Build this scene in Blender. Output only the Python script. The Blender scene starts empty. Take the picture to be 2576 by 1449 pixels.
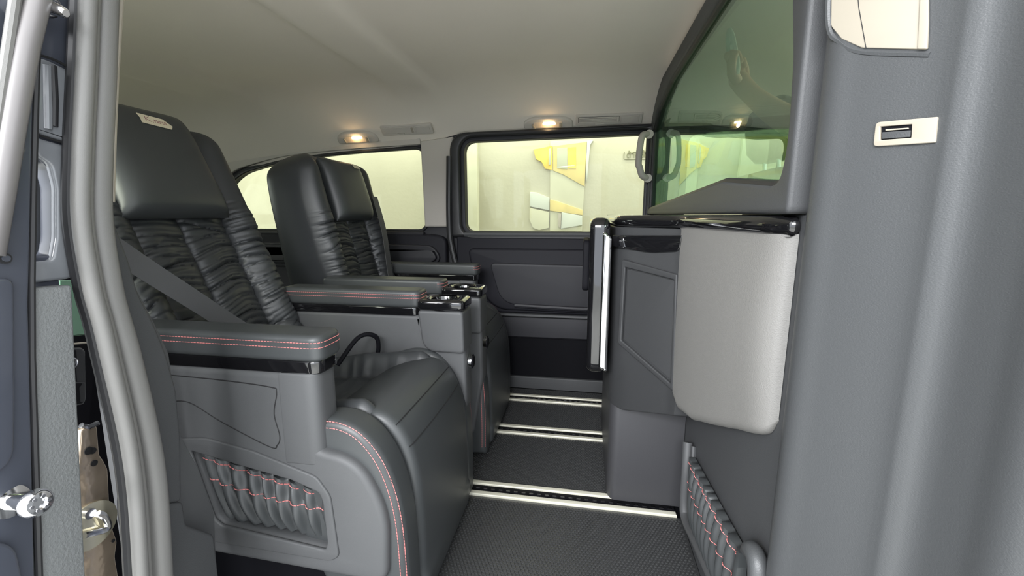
import bpy, bmesh, math, random
from mathutils import Vector, Matrix, noise
random.seed(7)
C = bpy.context.scene.collection
PI = math.pi
# ------------------------------------------------------------------ camera, sky, exposure
FPX, CX, CY = 1080.0, 1288.0, 724.5
YAW, PIT, CAMZ = math.radians(9.6), math.radians(9.7), 0.80
cd = bpy.data.cameras.new('camera'); cam = bpy.data.objects.new('camera', cd); C.objects.link(cam)
cd.sensor_fit = 'HORIZONTAL'; cd.sensor_width = 36.0; cd.lens = 36.0*FPX/2576.0
cd.clip_start = 0.02; cd.clip_end = 200
cam.location = (0, 0, CAMZ); cam.rotation_euler = (math.pi/2-PIT, 0, YAW)
bpy.context.scene.camera = cam
W = bpy.data.worlds.new('world'); bpy.context.scene.world = W; W.use_nodes = True
wn = W.node_tree.nodes; wl = W.node_tree.links
bg = wn['Background']
_tc = wn.new('ShaderNodeTexCoord'); _sx = wn.new('ShaderNodeSeparateXYZ'); _cr = wn.new('ShaderNodeValToRGB')
wl.new(_tc.outputs['Generated'], _sx.inputs[0]); wl.new(_sx.outputs['Z'], _cr.inputs[0]); wl.new(_cr.outputs[0], bg.inputs[0])
_cr.color_ramp.elements[0].position = 0.0; _cr.color_ramp.elements[0].color = (0.62, 0.66, 0.72, 1)
_cr.color_ramp.elements[1].position = 0.6; _cr.color_ramp.elements[1].color = (0.95, 0.98, 1.0, 1)
bg.inputs[1].default_value = 1.35
vs = bpy.context.scene.view_settings
vs.view_transform = 'Standard'; vs.look = 'None'; vs.gamma = 1.0; vs.exposure = 1.45; vs.use_curve_mapping = False

def area(name, loc, rot, sx, sy, power, col=(1, 1, 1)):
    l = bpy.data.lights.new(name, 'AREA'); l.shape = 'RECTANGLE'; l.size = sx; l.size_y = sy; l.energy = power; l.color = col
    o = bpy.data.objects.new(name, l); C.objects.link(o); o.location = loc; o.rotation_euler = rot
    return o
# unseen area lights, added to light the alley wall and the door side
area('added_area_light', (-0.4, 2.62, 3.3), (0, 0, 0), 6.0, 0.35, 55, (1.0, 0.99, 0.90))
area('added_area_light', (-0.9, -2.2, 2.0), (math.radians(62), 0, math.radians(-14)), 2.4, 0.8, 75, (0.97, 0.98, 1.0))

# ------------------------------------------------------------------ pixel rays (only for measuring places on real planes)
Fv = Vector((-math.sin(YAW)*math.cos(PIT), math.cos(YAW)*math.cos(PIT), -math.sin(PIT)))
Rv = Vector((math.cos(YAW), math.sin(YAW), 0)); Uv = Rv.cross(Fv)
CAM = Vector((0, 0, CAMZ))
def ray(x, y): return Fv + Rv*((x-CX)/FPX) - Uv*((y-CY)/FPX)
def onX(p, X): r = ray(*p); return CAM + r*(X/r.x)
def onY(p, Y): r = ray(*p); return CAM + r*(Y/r.y)
def onZ(p, Z): r = ray(*p); return CAM + r*((Z-CAMZ)/r.z)
def onP(p, o, n): r = ray(*p); return CAM + r*((o-CAM).dot(n)/r.dot(n))

# ------------------------------------------------------------------ materials
def mat(name, col, rough=0.5, metal=0.0, bump=None, coat=0.0, var=0.0, spec=0.5, vs_=6.0, aniso_scale=None):
    m = bpy.data.materials.new(name); m.use_nodes = True
    nt = m.node_tree; b = nt.nodes['Principled BSDF']
    b.inputs['Base Color'].default_value = (*col, 1); b.inputs['Roughness'].default_value = rough
    b.inputs['Metallic'].default_value = metal; b.inputs['Specular IOR Level'].default_value = spec
    b.inputs['Coat Weight'].default_value = coat; b.inputs['Coat Roughness'].default_value = 0.03
    tc = nt.nodes.new('ShaderNodeTexCoord')
    if var:
        n = nt.nodes.new('ShaderNodeTexNoise'); n.inputs['Scale'].default_value = vs_; n.inputs['Detail'].default_value = 5
        r = nt.nodes.new('ShaderNodeValToRGB')
        r.color_ramp.elements[0].position = 0.3; r.color_ramp.elements[1].position = 0.7
        r.color_ramp.elements[0].color = (*[c*(1-var) for c in col], 1); r.color_ramp.elements[1].color = (*[min(1, c*(1+var)) for c in col], 1)
        nt.links.new(tc.outputs['Object'], n.inputs['Vector']); nt.links.new(n.outputs[0], r.inputs[0]); nt.links.new(r.outputs[0], b.inputs['Base Color'])
    if bump:
        sc, st, dist = bump
        if aniso_scale:
            mp = nt.nodes.new('ShaderNodeMapping'); mp.inputs['Scale'].default_value = aniso_scale
            nt.links.new(tc.outputs['Object'], mp.inputs['Vector']); src = mp.outputs[0]
        else: src = tc.outputs['Object']
        n = nt.nodes.new('ShaderNodeTexNoise'); n.inputs['Scale'].default_value = sc; n.inputs['Detail'].default_value = 3; n.inputs['Roughness'].default_value = 0.55
        bp = nt.nodes.new('ShaderNodeBump'); bp.inputs['Strength'].default_value = st; bp.inputs['Distance'].default_value = dist
        nt.links.new(src, n.inputs['Vector']); nt.links.new(n.outputs[0], bp.inputs['Height']); nt.links.new(bp.outputs[0], b.inputs['Normal'])
    return m
def glassmat(name, tint, refl, refl_col=(1, 1, 1), rough=0.0, ior=None):
    m = bpy.data.materials.new(name); m.use_nodes = True; nt = m.node_tree; nt.nodes.remove(nt.nodes['Principled BSDF'])
    t = nt.nodes.new('ShaderNodeBsdfTransparent'); t.inputs[0].default_value = (*tint, 1)
    g = nt.nodes.new('ShaderNodeBsdfGlossy'); g.inputs[0].default_value = (*refl_col, 1); g.inputs['Roughness'].default_value = rough
    mx = nt.nodes.new('ShaderNodeMixShader')
    if ior:
        fr = nt.nodes.new('ShaderNodeFresnel'); fr.inputs[0].default_value = ior; nt.links.new(fr.outputs[0], mx.inputs[0])
    else: mx.inputs[0].default_value = refl
    nt.links.new(t.outputs[0], mx.inputs[1]); nt.links.new(g.outputs[0], mx.inputs[2])
    nt.links.new(mx.outputs[0], nt.nodes['Material Output'].inputs[0]); return m
def emis(name, col, s):
    m = mat(name, col, 0.4); b = m.node_tree.nodes['Principled BSDF']
    b.inputs['Emission Color'].default_value = (*col, 1); b.inputs['Emission Strength'].default_value = s; return m

M = dict(
    leather=mat('black_leather', (0.040, 0.043, 0.046), 0.40, bump=(900, 0.25, 0.0006), spec=0.55),
    leather2=mat('smooth_black_leather', (0.048, 0.052, 0.054), 0.42, bump=(1100, 0.2, 0.0005), spec=0.55),
    shell=mat('dark_grey_plastic', (0.078,0.080,0.083), 0.55, bump=(1400, 0.35, 0.0005)),
    grey=mat('grey_plastic', (0.064, 0.067, 0.070), 0.40, bump=(520, 0.30, 0.0010), aniso_scale=(1, 1, 1.7)),
    greyd=mat('charcoal_plastic', (0.058, 0.060, 0.063), 0.55, bump=(600, 0.4, 0.0008)),
    light=mat('light_grey_cabinet_vinyl', (0.21, 0.205, 0.195), 0.55, bump=(420, 0.6, 0.0012), aniso_scale=(1, 1, 1.9)),
    blackpl=mat('matte_black_plastic', (0.006,0.006,0.008), 0.7, spec=0.12),
    piano=mat('piano_black', (0.006, 0.006, 0.007), 0.06, coat=1.0, spec=0.6),
    chrome=mat('chrome', (0.85, 0.85, 0.86), 0.08, metal=1.0),
    steel=mat('zinc_plated_steel', (0.60, 0.60, 0.63), 0.22, metal=1.0, bump=(180, 0.15, 0.001)),
    alu=mat('brushed_aluminium', (0.74,0.72,0.60), 0.35, metal=0.15, bump=(300, 0.1, 0.0005)),
    liner=mat('headliner_fabric', (0.76, 0.70, 0.62), 0.95, bump=(900, 0.4, 0.0008), var=0.03, vs_=2.0),
    cream=mat('cream_trim_plastic', (0.52, 0.485, 0.44), 0.6, bump=(1200, 0.2, 0.0004)),
    ivory=mat('ivory_plastic', (0.36, 0.325, 0.265), 0.45),
    rubber=mat('grey_rubber_seal', (0.175, 0.172, 0.165), 0.42, bump=(900, 0.25, 0.0006)),
    rubberd=mat('black_rubber', (0.022, 0.022, 0.024), 0.45),
    paint=mat('dark_blue_grey_paint', (0.060, 0.066, 0.085), 0.28, coat=0.5, bump=(14, 0.25, 0.006)),
    paintl=mat('dark_paint_with_painted_sheen', (0.20, 0.21, 0.225), 0.24, coat=0.6, bump=(22, 0.4, 0.006)),  # dark paint with its bright reflections put into the base colour
    peach=mat('champagne_lacquered_steel', (0.62, 0.50, 0.38), 0.16, metal=0.75, bump=(25, 0.5, 0.006), var=0.2, vs_=22),
    brass=mat('pale_zinc_disc', (0.92, 0.86, 0.66), 0.18, metal=0.8),
    mat_=mat('black_rubber_mat', (0.045, 0.046, 0.047), 0.34, bump=(700, 0.3, 0.0006)),
    dstitch=mat('dark_red_thread', (0.16, 0.055, 0.055), 0.6),
    stitch=mat('red_thread', (0.62, 0.20, 0.19), 0.6),
    belt=mat('charcoal_webbing', (0.085, 0.086, 0.09), 0.6, bump=(700, 0.5, 0.0008), aniso_scale=(1, 1, 4)),
    seam=mat('seam_shadow_line', (0.010, 0.010, 0.011), 0.8),
    paper=mat('masking_tape', (0.82, 0.74, 0.55), 0.7),
    ink=mat('red_brown_ink', (0.30, 0.12, 0.13), 0.7),
    ddoor=mat('dark_door_trim', (0.016,0.016,0.021), 0.6, spec=0.22, bump=(1400, 0.35, 0.0005)),
    ddoor2=mat('dark_door_trim_edge', (0.026,0.026,0.031), 0.5, spec=0.35, bump=(1400, 0.35, 0.0005)),
    cab=mat('cabinet_charcoal', (0.036, 0.037, 0.039), 0.5, bump=(600, 0.35, 0.0007)),
    cabl=mat('cabinet_foot_charcoal', (0.046, 0.046, 0.050), 0.5, bump=(600, 0.35, 0.0007)),
    satin=mat('satin_grey_edge', (0.17,0.16,0.16), 0.35, bump=(60, 0.1, 0.002)),
    jcover=mat('grained_grey_cover', (0.17, 0.178, 0.18), 0.6, bump=(330, 0.7, 0.0016)),
    glass=glassmat('window_glass', (0.93, 0.95, 0.86), 0.04, ior=1.35),
    mirror=glassmat('green_tinted_partition_glass', (0.72, 0.86, 0.77), 0.42, (0.78, 0.95, 0.85)),
    green=mat('green_glass_edge', (0.16, 0.30, 0.20), 0.15, coat=0.5),
    skin=mat('skin', (0.68,0.42,0.29), 0.55),
    tissue=mat('pale_cloth', (0.62, 0.74, 0.68), 0.6),
    lamp=emis('warm_lamp_lens', (1.0, 0.80, 0.48), 2.5),
    lampoff=mat('clear_lamp_plastic', (0.72, 0.60, 0.46), 0.2),
    concrete=mat('painted_concrete', (0.44, 0.42, 0.32), 0.9, bump=(30, 0.3, 0.004), var=0.08, vs_=1.6),
    ground=mat("workshop_floor", (0.55, 0.55, 0.52), 0.8, var=0.08, vs_=2),
    yellow=mat('yellow_reflection', (0.66, 0.47, 0.09), 0.7, var=0.15, vs_=14),
    yellow2=mat('pale_yellow_reflection', (0.58, 0.47, 0.18), 0.8, var=0.12, vs_=10),
    sheet=mat('pale_sheet', (0.50, 0.49, 0.36), 0.8, var=0.05, vs_=8),
    sheet2=mat('white_grey_sheet', (0.50, 0.52, 0.46), 0.8, var=0.05, vs_=8),
    offwhite=mat('grey_green_reflection', (0.40, 0.41, 0.31), 0.8, var=0.05, vs_=8),
    signink=mat('faded_sign_paint', (0.2, 0.2, 0.12), 0.8),
    shirt=mat('dark_shirt', (0.05, 0.06, 0.08), 0.8),
    hair=mat('black_hair', (0.01, 0.01, 0.01), 0.6),
)

# ------------------------------------------------------------------ builders
XF = [0.0, 1]          # lateral centre and side of the seat being built
def T(v):
    return Vector((v[0], XF[0] + XF[1]*v[1], v[2]))
def pworld(p):
    w = Vector((0, 0, 0))
    while p is not None: w += p.location; p = p.parent
    return w
def thing(name, label, cat, loc, group=None):
    o = bpy.data.objects.new(name, None); C.objects.link(o); o.location = loc; o.empty_display_size = 0.05
    o['label'] = label; o['category'] = cat
    if group: o['group'] = group
    return o
def tag(o, label=None, cat=None, group=None, kind=None):
    if label: o['label'] = label
    if cat: o['category'] = cat
    if group: o['group'] = group
    if kind: o['kind'] = kind
    return o
def link_mesh(me, name, m, parent, angle=35, smooth=True, mirror=None):
    if mirror is None: mirror = XF[1] < 0
    for v in me.vertices: v.co = T(v.co)
    if mirror: me.flip_normals()
    if parent is not None: off = pworld(parent)
    else:
        xs = [v.co for v in me.vertices]
        off = Vector((sum(c.x for c in xs)/len(xs), sum(c.y for c in xs)/len(xs), min(c.z for c in xs)))
    for v in me.vertices: v.co -= off
    if smooth:
        me.polygons.foreach_set('use_smooth', [True]*len(me.polygons))
        me.set_sharp_from_angle(angle=math.radians(angle))
    me.materials.clear(); me.materials.append(M[m] if isinstance(m, str) else m)
    o = bpy.data.objects.new(name, me); C.objects.link(o)
    if parent is not None: o.parent = parent
    else: o.location = off
    return o
def mk(name, verts, faces, m, parent=None, angle=35, fixn=True):
    me = bpy.data.meshes.new(name); me.from_pydata([tuple(v) for v in verts], [], faces)
    if fixn:
        bm = bmesh.new(); bm.from_mesh(me); bmesh.ops.recalc_face_normals(bm, faces=bm.faces[:]); bm.to_mesh(me); bm.free()
    me.update(); return link_mesh(me, name, m, parent, angle)
class MB:
    def __init__(s): s.v = []; s.f = []
    def add(s, vs, fs):
        n = len(s.v); s.v += [Vector(v) for v in vs]; s.f += [tuple(i+n for i in f) for f in fs]; return s
    def box(s, a, b):
        x0, y0, z0 = a; x1, y1, z1 = b
        return s.add([(x0, y0, z0), (x1, y0, z0), (x1, y1, z0), (x0, y1, z0), (x0, y0, z1), (x1, y0, z1), (x1, y1, z1), (x0, y1, z1)],
                     [(0, 3, 2, 1), (4, 5, 6, 7), (0, 1, 5, 4), (1, 2, 6, 5), (2, 3, 7, 6), (3, 0, 4, 7)])
    def tube(s, pts, r, n=10, closed=False):
        pts = [Vector(p) for p in pts]; N = len(pts)
        rr = r if isinstance(r, (list, tuple)) else [r]*N
        d0 = (pts[1]-pts[0]).normalized(); up = Vector((0, 0, 1)) if abs(d0.z) < 0.9 else Vector((1, 0, 0))
        side = d0.cross(up).normalized(); base = len(s.v); rings = []
        for i, p in enumerate(pts):
            if closed: d = (pts[(i+1) % N]-pts[i-1]).normalized()
            else: d = (pts[min(i+1, N-1)]-pts[max(i-1, 0)]).normalized()
            side = (side - d*side.dot(d)).normalized(); b = d.cross(side)
            rings.append([p+(side*math.cos(2*PI*k/n)+b*math.sin(2*PI*k/n))*rr[i] for k in range(n)])
        s.loft(rings, closed_u=True, caps=not closed, loop=closed); return s
    def loft(s, rings, closed_u=True, caps=True, loop=False):
        n = len(rings[0]); vs = [v for r in rings for v in r]; fs = []; R = len(rings)
        for i in range(R if loop else R-1):
            j = (i+1) % R
            for k in range(n if closed_u else n-1):
                k2 = (k+1) % n
                fs.append((i*n+k, i*n+k2, j*n+k2, j*n+k))
        if caps and closed_u and not loop:
            fs.append(tuple(range(n))[::-1]); fs.append(tuple((R-1)*n+k for k in range(n)))
        return s.add(vs, fs)
    def build(s, name, m, parent=None, angle=35): return mk(name, s.v, s.f, m, parent, angle)
def rp(pts, r=0.01, n=5):
    out = []; N = len(pts)
    for i in range(N):
        p = pts[i]; rad = r
        if len(p) == 3: rad = p[2]
        P = Vector(p[:2]); A = Vector(pts[i-1][:2]); B = Vector(pts[(i+1) % N][:2])
        la = (A-P).length; lb = (B-P).length; q = min(rad, la*0.48, lb*0.48)
        if q < 1e-5: out.append((P.x, P.y)); continue
        a = P+(A-P)/la*q; b = P+(B-P)/lb*q
        for k in range(n+1):
            t = k/n; w = a*(1-t)**2 + P*2*t*(1-t) + b*t*t; out.append((w.x, w.y))
    return out
FR = {  # frames for flat plates: origin fn of depth, x axis, y axis, thickness axis
    'XZ': lambda d: (Vector((0, d, 0)), Vector((1, 0, 0)), Vector((0, 0, 1)), Vector((0, 1, 0))),
    'YZ': lambda d: (Vector((d, 0, 0)), Vector((0, 1, 0)), Vector((0, 0, 1)), Vector((1, 0, 0))),
    'XY': lambda d: (Vector((0, 0, d)), Vector((1, 0, 0)), Vector((0, 1, 0)), Vector((0, 0, 1))),
}
def plate(name, outer, d0, d1, m, parent=None, frame='XZ', holes=(), bevel=0.004, angle=40, bres=3):
    """solid plate with rounded edges between depths d0 and d1 of the frame, with real openings"""
    o, ux, uy, un = FR[frame](0) if isinstance(frame, str) else frame
    cu = bpy.data.curves.new('c', 'CURVE'); cu.dimensions = '2D'; cu.fill_mode = 'BOTH'
    th = abs(d1-d0); b = min(bevel, th*0.49)
    cu.extrude = th/2-b; cu.bevel_depth = b; cu.bevel_resolution = bres; cu.offset = -b
    for ring in [outer]+list(holes):
        sp = cu.splines.new('POLY'); sp.points.add(len(ring)-1); sp.use_cyclic_u = True
        for i, p in enumerate(ring): sp.points[i].co = (p[0], p[1], 0, 1)
    ob = bpy.data.objects.new('c', cu); C.objects.link(ob)
    dg = bpy.context.evaluated_depsgraph_get(); me = bpy.data.meshes.new_from_object(ob.evaluated_get(dg))
    bpy.data.objects.remove(ob); bpy.data.curves.remove(cu); me.name = name
    mid = (d0+d1)/2
    for v in me.vertices:
        c = v.co.copy(); v.co = o+ux*c.x+uy*c.y+un*(c.z+mid)
    bm = bmesh.new(); bm.from_mesh(me); bmesh.ops.remove_doubles(bm, verts=bm.verts[:], dist=1e-6)
    bmesh.ops.recalc_face_normals(bm, faces=bm.faces[:]); bm.to_mesh(me); bm.free()
    return link_mesh(me, name, m, parent, angle)
def rect(x0, y0, x1, y1, r=0.01, n=5): return rp([(x0, y0), (x1, y0), (x1, y1), (x0, y1)], r, n)
def smooth_path(pts, n=8):
    pts = [Vector(p) for p in pts]; out = []
    P = [pts[0]*2-pts[1]]+pts+[pts[-1]*2-pts[-2]]
    for i in range(1, len(P)-2):
        for k in range(n):
            t = k/n; a, b, c, d = P[i-1], P[i], P[i+1], P[i+2]
            out.append(0.5*((2*b)+(c-a)*t+(2*a-5*b+4*c-d)*t*t+(3*b-a-3*c+d)*t**3))
    out.append(pts[-1]); return out
def dashes(mb, path, on=0.0042, off=0.0022, r=0.0008):
    path = [Vector(p) for p in path]; seg = []; acc = 0; cur = [path[0]]; draw = True; lim = on
    for a, b in zip(path, path[1:]):
        L = (b-a).length; pos = 0
        while pos < L:
            st = min(lim-acc, L-pos); pos += st; acc += st; q = a+(b-a)*(pos/L)
            if draw: cur.append(q)
            if acc >= lim-1e-9:
                if draw and len(cur) > 1: seg.append(cur)
                draw = not draw; acc = 0; lim = on if draw else off; cur = [q]
    for c in seg:
        if (c[-1]-c[0]).length > 1e-4: mb.tube([c[0], c[-1]], r, 4)
    return mb
def heightfield(name, fn, nu, nv, m, parent, back=None):
    """closed sheet: fn(u,v)->front point, back(u,v)->back point"""
    vs = [fn(i/nu, j/nv) for j in range(nv+1) for i in range(nu+1)]; n = len(vs)
    fs = [(j*(nu+1)+i, j*(nu+1)+i+1, (j+1)*(nu+1)+i+1, (j+1)*(nu+1)+i) for j in range(nv) for i in range(nu)]
    if back:
        vs += [back(i/nu, j/nv) for j in range(nv+1) for i in range(nu+1)]
        fs += [tuple(k+n for k in f[::-1]) for f in fs[:]]
        edge = [i for i in range(nu)]+[j*(nu+1)+nu for j in range(nv)]+[nv*(nu+1)+nu-i for i in range(nu)]+[(nv-j)*(nu+1) for j in range(nv)]
        E = len(edge); fs += [(edge[i], edge[(i+1) % E]+0, edge[(i+1) % E]+n, edge[i]+n) for i in range(E)]
    return mk(name, vs, fs, m, parent, 60)

# ================================================================== THE SETTING
# ---- outside: workshop ground and concrete wall beyond the van
tag(plate('floor', rect(-8, -6, 8, 4.0, 0), -0.55, -0.45, 'ground', frame='XY', bevel=0.001), kind='structure')
tag(plate('wall_far', rect(-7, -0.45, 7, 3.6, 0), 3.1, 3.3, 'concrete', frame='XZ', bevel=0.001), kind='structure')

# ---- headliner: flat in the middle, coved down to the window heads, falling towards the tail
def ztop(x):                     # headliner edge at the far wall
    return 1.150 + (0.0 if x > -0.55 else -0.045*min(1, (-0.55-x)/0.2) if x > -0.75 else -0.045 - 0.075*((-0.75-x)/0.85)**1.3)
def zflat(x): return 1.285 - (0.0 if x > -1.0 else 0.06*(-1.0-x)**1.5)
def ceil_z(x, y):
    zf = zflat(x); zt = ztop(x); z = zf
    if y > 1.45:
        t = (y-1.45)/0.45; z = zf-(zf-zt)*(0.5*t**2.2+0.5*t**4.0)
    if y < 0.75:
        t = min(1, (0.75-y)/0.4); z = zf-0.06*t**2
    def rib(c, w, e): return 1/(1+math.exp((abs(x-c)-w)/e))
    fade = max(0, min(1, (1.80-y)/0.25))
    z -= 0.016*rib(-0.665, 0.085, 0.005)*fade
    z -= 0.012*rib(-1.42, 0.10, 0.008)*fade
    z += 0.006*rib(-0.12, 0.10, 0.015)*fade
    return z
nx, ny = 240, 90
vsx = []; fsx = []
for j in range(ny+1):
    y = 0.36+1.54*j/ny
    for i in range(nx+1):
        x = -2.25+4.0*i/nx; vsx.append((x, y, ceil_z(x, y)))
n1 = len(vsx)
for j in range(ny+1):
    for i in range(nx+1):
        x = -2.25+4.0*i/nx; vsx.append((x, 0.36+1.54*j/ny, 1.36))
for j in range(ny):
    for i in range(nx):
        a = j*(nx+1)+i; fsx.append((a, a+1, a+nx+2, a+nx+1)); fsx.append((n1+a, n1+a+nx+1, n1+a+nx+2, n1+a+1))
edge = list(range(nx))+[j*(nx+1)+nx for j in range(ny)]+[ny*(nx+1)+nx-i for i in range(nx)]+[(ny-j)*(nx+1) for j in range(ny)]
for a, b in zip(edge, edge[1:]+edge[:1]): fsx.append((a, b, b+n1, a+n1))
tag(mk('ceiling', vsx, fsx, 'liner', None, 60), kind='structure')
def hit_ceiling(p):
    r = ray(*p); t = 0.3
    while t < 4:
        q = CAM+r*t
        if q.y > 1.899 or q.z > ceil_z(q.x, min(q.y, 1.9)): return q
        t += 0.002
    return q
def ceil_n(q):
    e = 0.01; dx = (ceil_z(q.x+e, q.y)-ceil_z(q.x-e, q.y))/(2*e); dy = (ceil_z(q.x, q.y+e)-ceil_z(q.x, q.y-e))/(2*e)
    return Vector((dx, dy, -1)).normalized()

# ---- van floor
tag(plate('floor', rect(-2.25, 0.30, 1.7, 1.95, 0), -0.06, -0.002, 'blackpl', frame='XY', bevel=0.001), kind='structure')
tag(plate('trim_1', rect(-2.2, 0.0, 0.35, 0.062, 0.002), 1.872, 1.90, 'greyd', frame='XZ', bevel=0.006), kind='structure')

# ---- far side of the van: side wall with window openings
sill = 0.727
w1 = rp([(-1.76, sill+0.002, 0.06), (-0.716, sill+0.004, 0.045), (-0.718, 1.092, 0.05), (-1.10, 1.078, 0.3), (-1.42, 1.050, 0.2), (-1.66, 0.995, 0.12), (-1.76, 0.90, 0.08)], 0.04, 10)
w2 = rp([(-0.530, sill, 0.04), (0.245, sill, 0.03), (0.245, 1.122, 0.03), (-0.532, 1.112, 0.05)], 0.04, 10)
w3 = rp([(0.40, sill, 0.04), (1.30, sill, 0.03), (1.05, 1.12, 0.03), (0.40, 1.12, 0.05)], 0.04, 10)
side = rp([(-2.25, 0.0), (1.7, 0.0), (1.7, 1.26), (-2.25, 1.26)], 0)
tag(plate('wall_right', side, 1.90, 1.935, 'ddoor2', frame='XZ', holes=[w1, w2, w3], bevel=0.006), kind='structure')
for k, w in ((1, w1), (2, w2), (3, w3)):
    cxm = sum(p[0] for p in w)/len(w); czm = sum(p[1] for p in w)/len(w)
    big = [(cxm+(p[0]-cxm)*1.02, czm+(p[1]-czm)*1.03) for p in w]
    tag(plate('window_%d' % k, big, 1.936, 1.940, 'glass', frame='XZ', bevel=0.001), kind='structure')
# upper C pillar trim between the windows, cream like the headliner
def cream_pillar():
    o = plate('trim_2', rp([(-0.722, 0.745, 0.004), (-0.585, 0.745, 0.004), (-0.58, 1.135, 0.004), (-0.73, 1.12, 0.004)], 0.004), 1.884, 1.905, 'cream', bevel=0.005)
    tag(o, kind='structure')
cream_pillar()
# window head band, rear and D pillar
def ring_pts(w, g):
    cxm = sum(p[0] for p in w)/len(w); czm = sum(p[1] for p in w)/len(w); out = []
    N = len(w)
    for i, p in enumerate(w):
        a = Vector(w[i-1]); b = Vector(w[(i+1) % N]); d = b-a
        if d.length < 1e-7: d = Vector((1, 0))
        n = Vector((d.y, -d.x)).normalized(); q = Vector(p)+n*g; out.append((q.x, q.y))
    return out
tag(plate('trim_3', ring_pts(w1, 0.010), 1.888, 1.905, 'rubberd', holes=[ring_pts(w1, -0.003)], bevel=0.004), kind='structure')
# cream lining above and behind the rear window
topl = [(-0.73, 1.106), (-0.73, 1.19), (-2.2, 1.19), (-2.2, 0.76), (-1.80, 0.76, 0.02), (-1.80, 0.93, 0.1), (-1.68, 1.013, 0.1), (-1.44, 1.068, 0.2), (-1.10, 1.094, 0.2)]
tag(plate('trim_4', rp(topl, 0.005, 8), 1.880, 1.900, 'cream', bevel=0.004), kind='structure')
# sill ledge under the rear window and the quarter panel
def quarter():
    t = thing('quarter_panel', 'dark rear quarter panel with a long moulded tray under the rear side window', 'trim panel', (-1.3, 1.88, 0.35))
    plate('panel', rp([(-2.2, 0.06), (-0.615, 0.06), (-0.615, 0.70, 0.06), (-0.68, 0.712, 0.02), (-2.2, 0.712)], 0.01), 1.855, 1.898, 'ddoor', t, bevel=0.012)
    MB().tube([(-2.1, 1.868, 0.712), (-0.72, 1.868, 0.712)], 0.013, 10).build('sill_ledge', 'ddoor2', t)
    tray = rp([(-2.0, 0.555, 0.03), (-0.70, 0.555, 0.05), (-0.63, 0.60, 0.05), (-0.67, 0.665, 0.04), (-2.0, 0.672, 0.02)], 0.03, 8)
    plate('tray_rim', tray, 1.838, 1.860, 'ddoor2', t, holes=[ring_pts(tray, -0.016)], bevel=0.006)
    return t
quarter()

# ---- sliding door on the far side: frame and padded panel
def far_door():
    t = thing('sliding_door', 'dark panelled sliding door on the far side, below the window with the yellow view', 'door', (-0.15, 1.89, 0.06))
    outer = rp([(-0.592, 0.70, 0.02), (0.30, 0.70, 0.02), (0.30, 1.160, 0.01), (-0.592, 1.148, 0.085)], 0.02, 10)
    plate('window_frame', outer, 1.862, 1.905, 'rubberd', t, holes=[ring_pts(w2, 0.016)], bevel=0.012)
    plate('window_seal', ring_pts(w2, 0.018), 1.885, 1.92, 'ddoor2', t, holes=[ring_pts(w2, 0.0)], bevel=0.004)
    MB().tube(smooth_path([(-0.592, 1.866, 1.05), (-0.60, 1.866, 0.80), (-0.592, 1.866, 0.66), (-0.545, 1.866, 0.50), (-0.46, 1.866, 0.40)], 6), 0.013, 10).build('edge_seal', 'rubberd', t)
    plate('upper_panel', rp([(-0.57, 0.36), (0.30, 0.365), (0.30, 0.716), (-0.57, 0.716)], 0.01), 1.872, 1.902, 'ddoor', t, bevel=0.008)
    MB().tube([(-0.53, 1.872, 0.712), (0.30, 1.872, 0.716)], 0.013, 10).build('sill_ledge', 'greyd', t)
    pad = rp([(-0.515, 0.652, 0.03), (-0.49, 0.52, 0.06), (-0.40, 0.378, 0.07), (0.30, 0.372, 0.01), (0.30, 0.655, 0.01)][::-1], 0.02, 8)
    plate('raised_pad', pad, 1.852, 1.88, 'ddoor', t, bevel=0.012)
    hollow = rp([(-0.415, 0.590, 0.03), (-0.36, 0.405, 0.07), (0.30, 0.395, 0.01), (0.30, 0.585, 0.01)][::-1], 0.03, 8)
    plate('armrest_hollow', hollow, 1.846, 1.860, 'ddoor2', t, bevel=0.010)
    MB().tube(smooth_path([(-0.30, 1.846, 0.402), (0.0, 1.845, 0.396), (0.29, 1.846, 0.396)], 6), 0.010, 8).build('hollow_lip', 'ddoor2', t)
    plate('lower_band', rp([(-0.42, 0.247), (0.30, 0.250), (0.30, 0.362), (-0.42, 0.362)], 0.004), 1.868, 1.90, 'ddoor2', t, bevel=0.006)
    plate('band_ridge', rp([(-0.42, 0.345), (0.30, 0.345), (0.30, 0.362), (-0.42, 0.362)], 0.003), 1.855, 1.88, 'greyd', t, bevel=0.006)
    plate('kick_plate', rp([(-0.58, 0.06), (0.30, 0.06), (0.30, 0.25), (-0.58, 0.25)], 0.004), 1.885, 1.902, 'blackpl', t, bevel=0.004)
    return t
far_door()

# grab handle by the partition
def grab():
    t = thing('grab_handle', 'pale grey upright grab handle on the window pillar beside the partition', 'handle', (0.215, 1.86, 0.93))
    pts = smooth_path([(0.238, 1.858, 1.118), (0.212, 1.832, 1.106), (0.203, 1.817, 1.06), (0.200, 1.814, 1.00), (0.205, 1.817, 0.985), (0.218, 1.832, 0.955), (0.242, 1.858, 0.945)], 8)
    MB().tube(pts, 0.0128, 14).build('grip', 'cream', t)
    MB().tube([(0.240, 1.846, 1.115), (0.240, 1.8615, 1.115)], 0.017, 12).build('mount', 'cream', t)
    MB().tube([(0.243, 1.846, 0.945), (0.243, 1.8615, 0.945)], 0.017, 12).build('mount', 'cream', t)
grab()
tag(plate('trim_5', rect(0.236, 0.72, 0.40, 1.15, 0.01), 1.888, 1.91, 'greyd', bevel=0.006), kind='structure')

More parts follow.
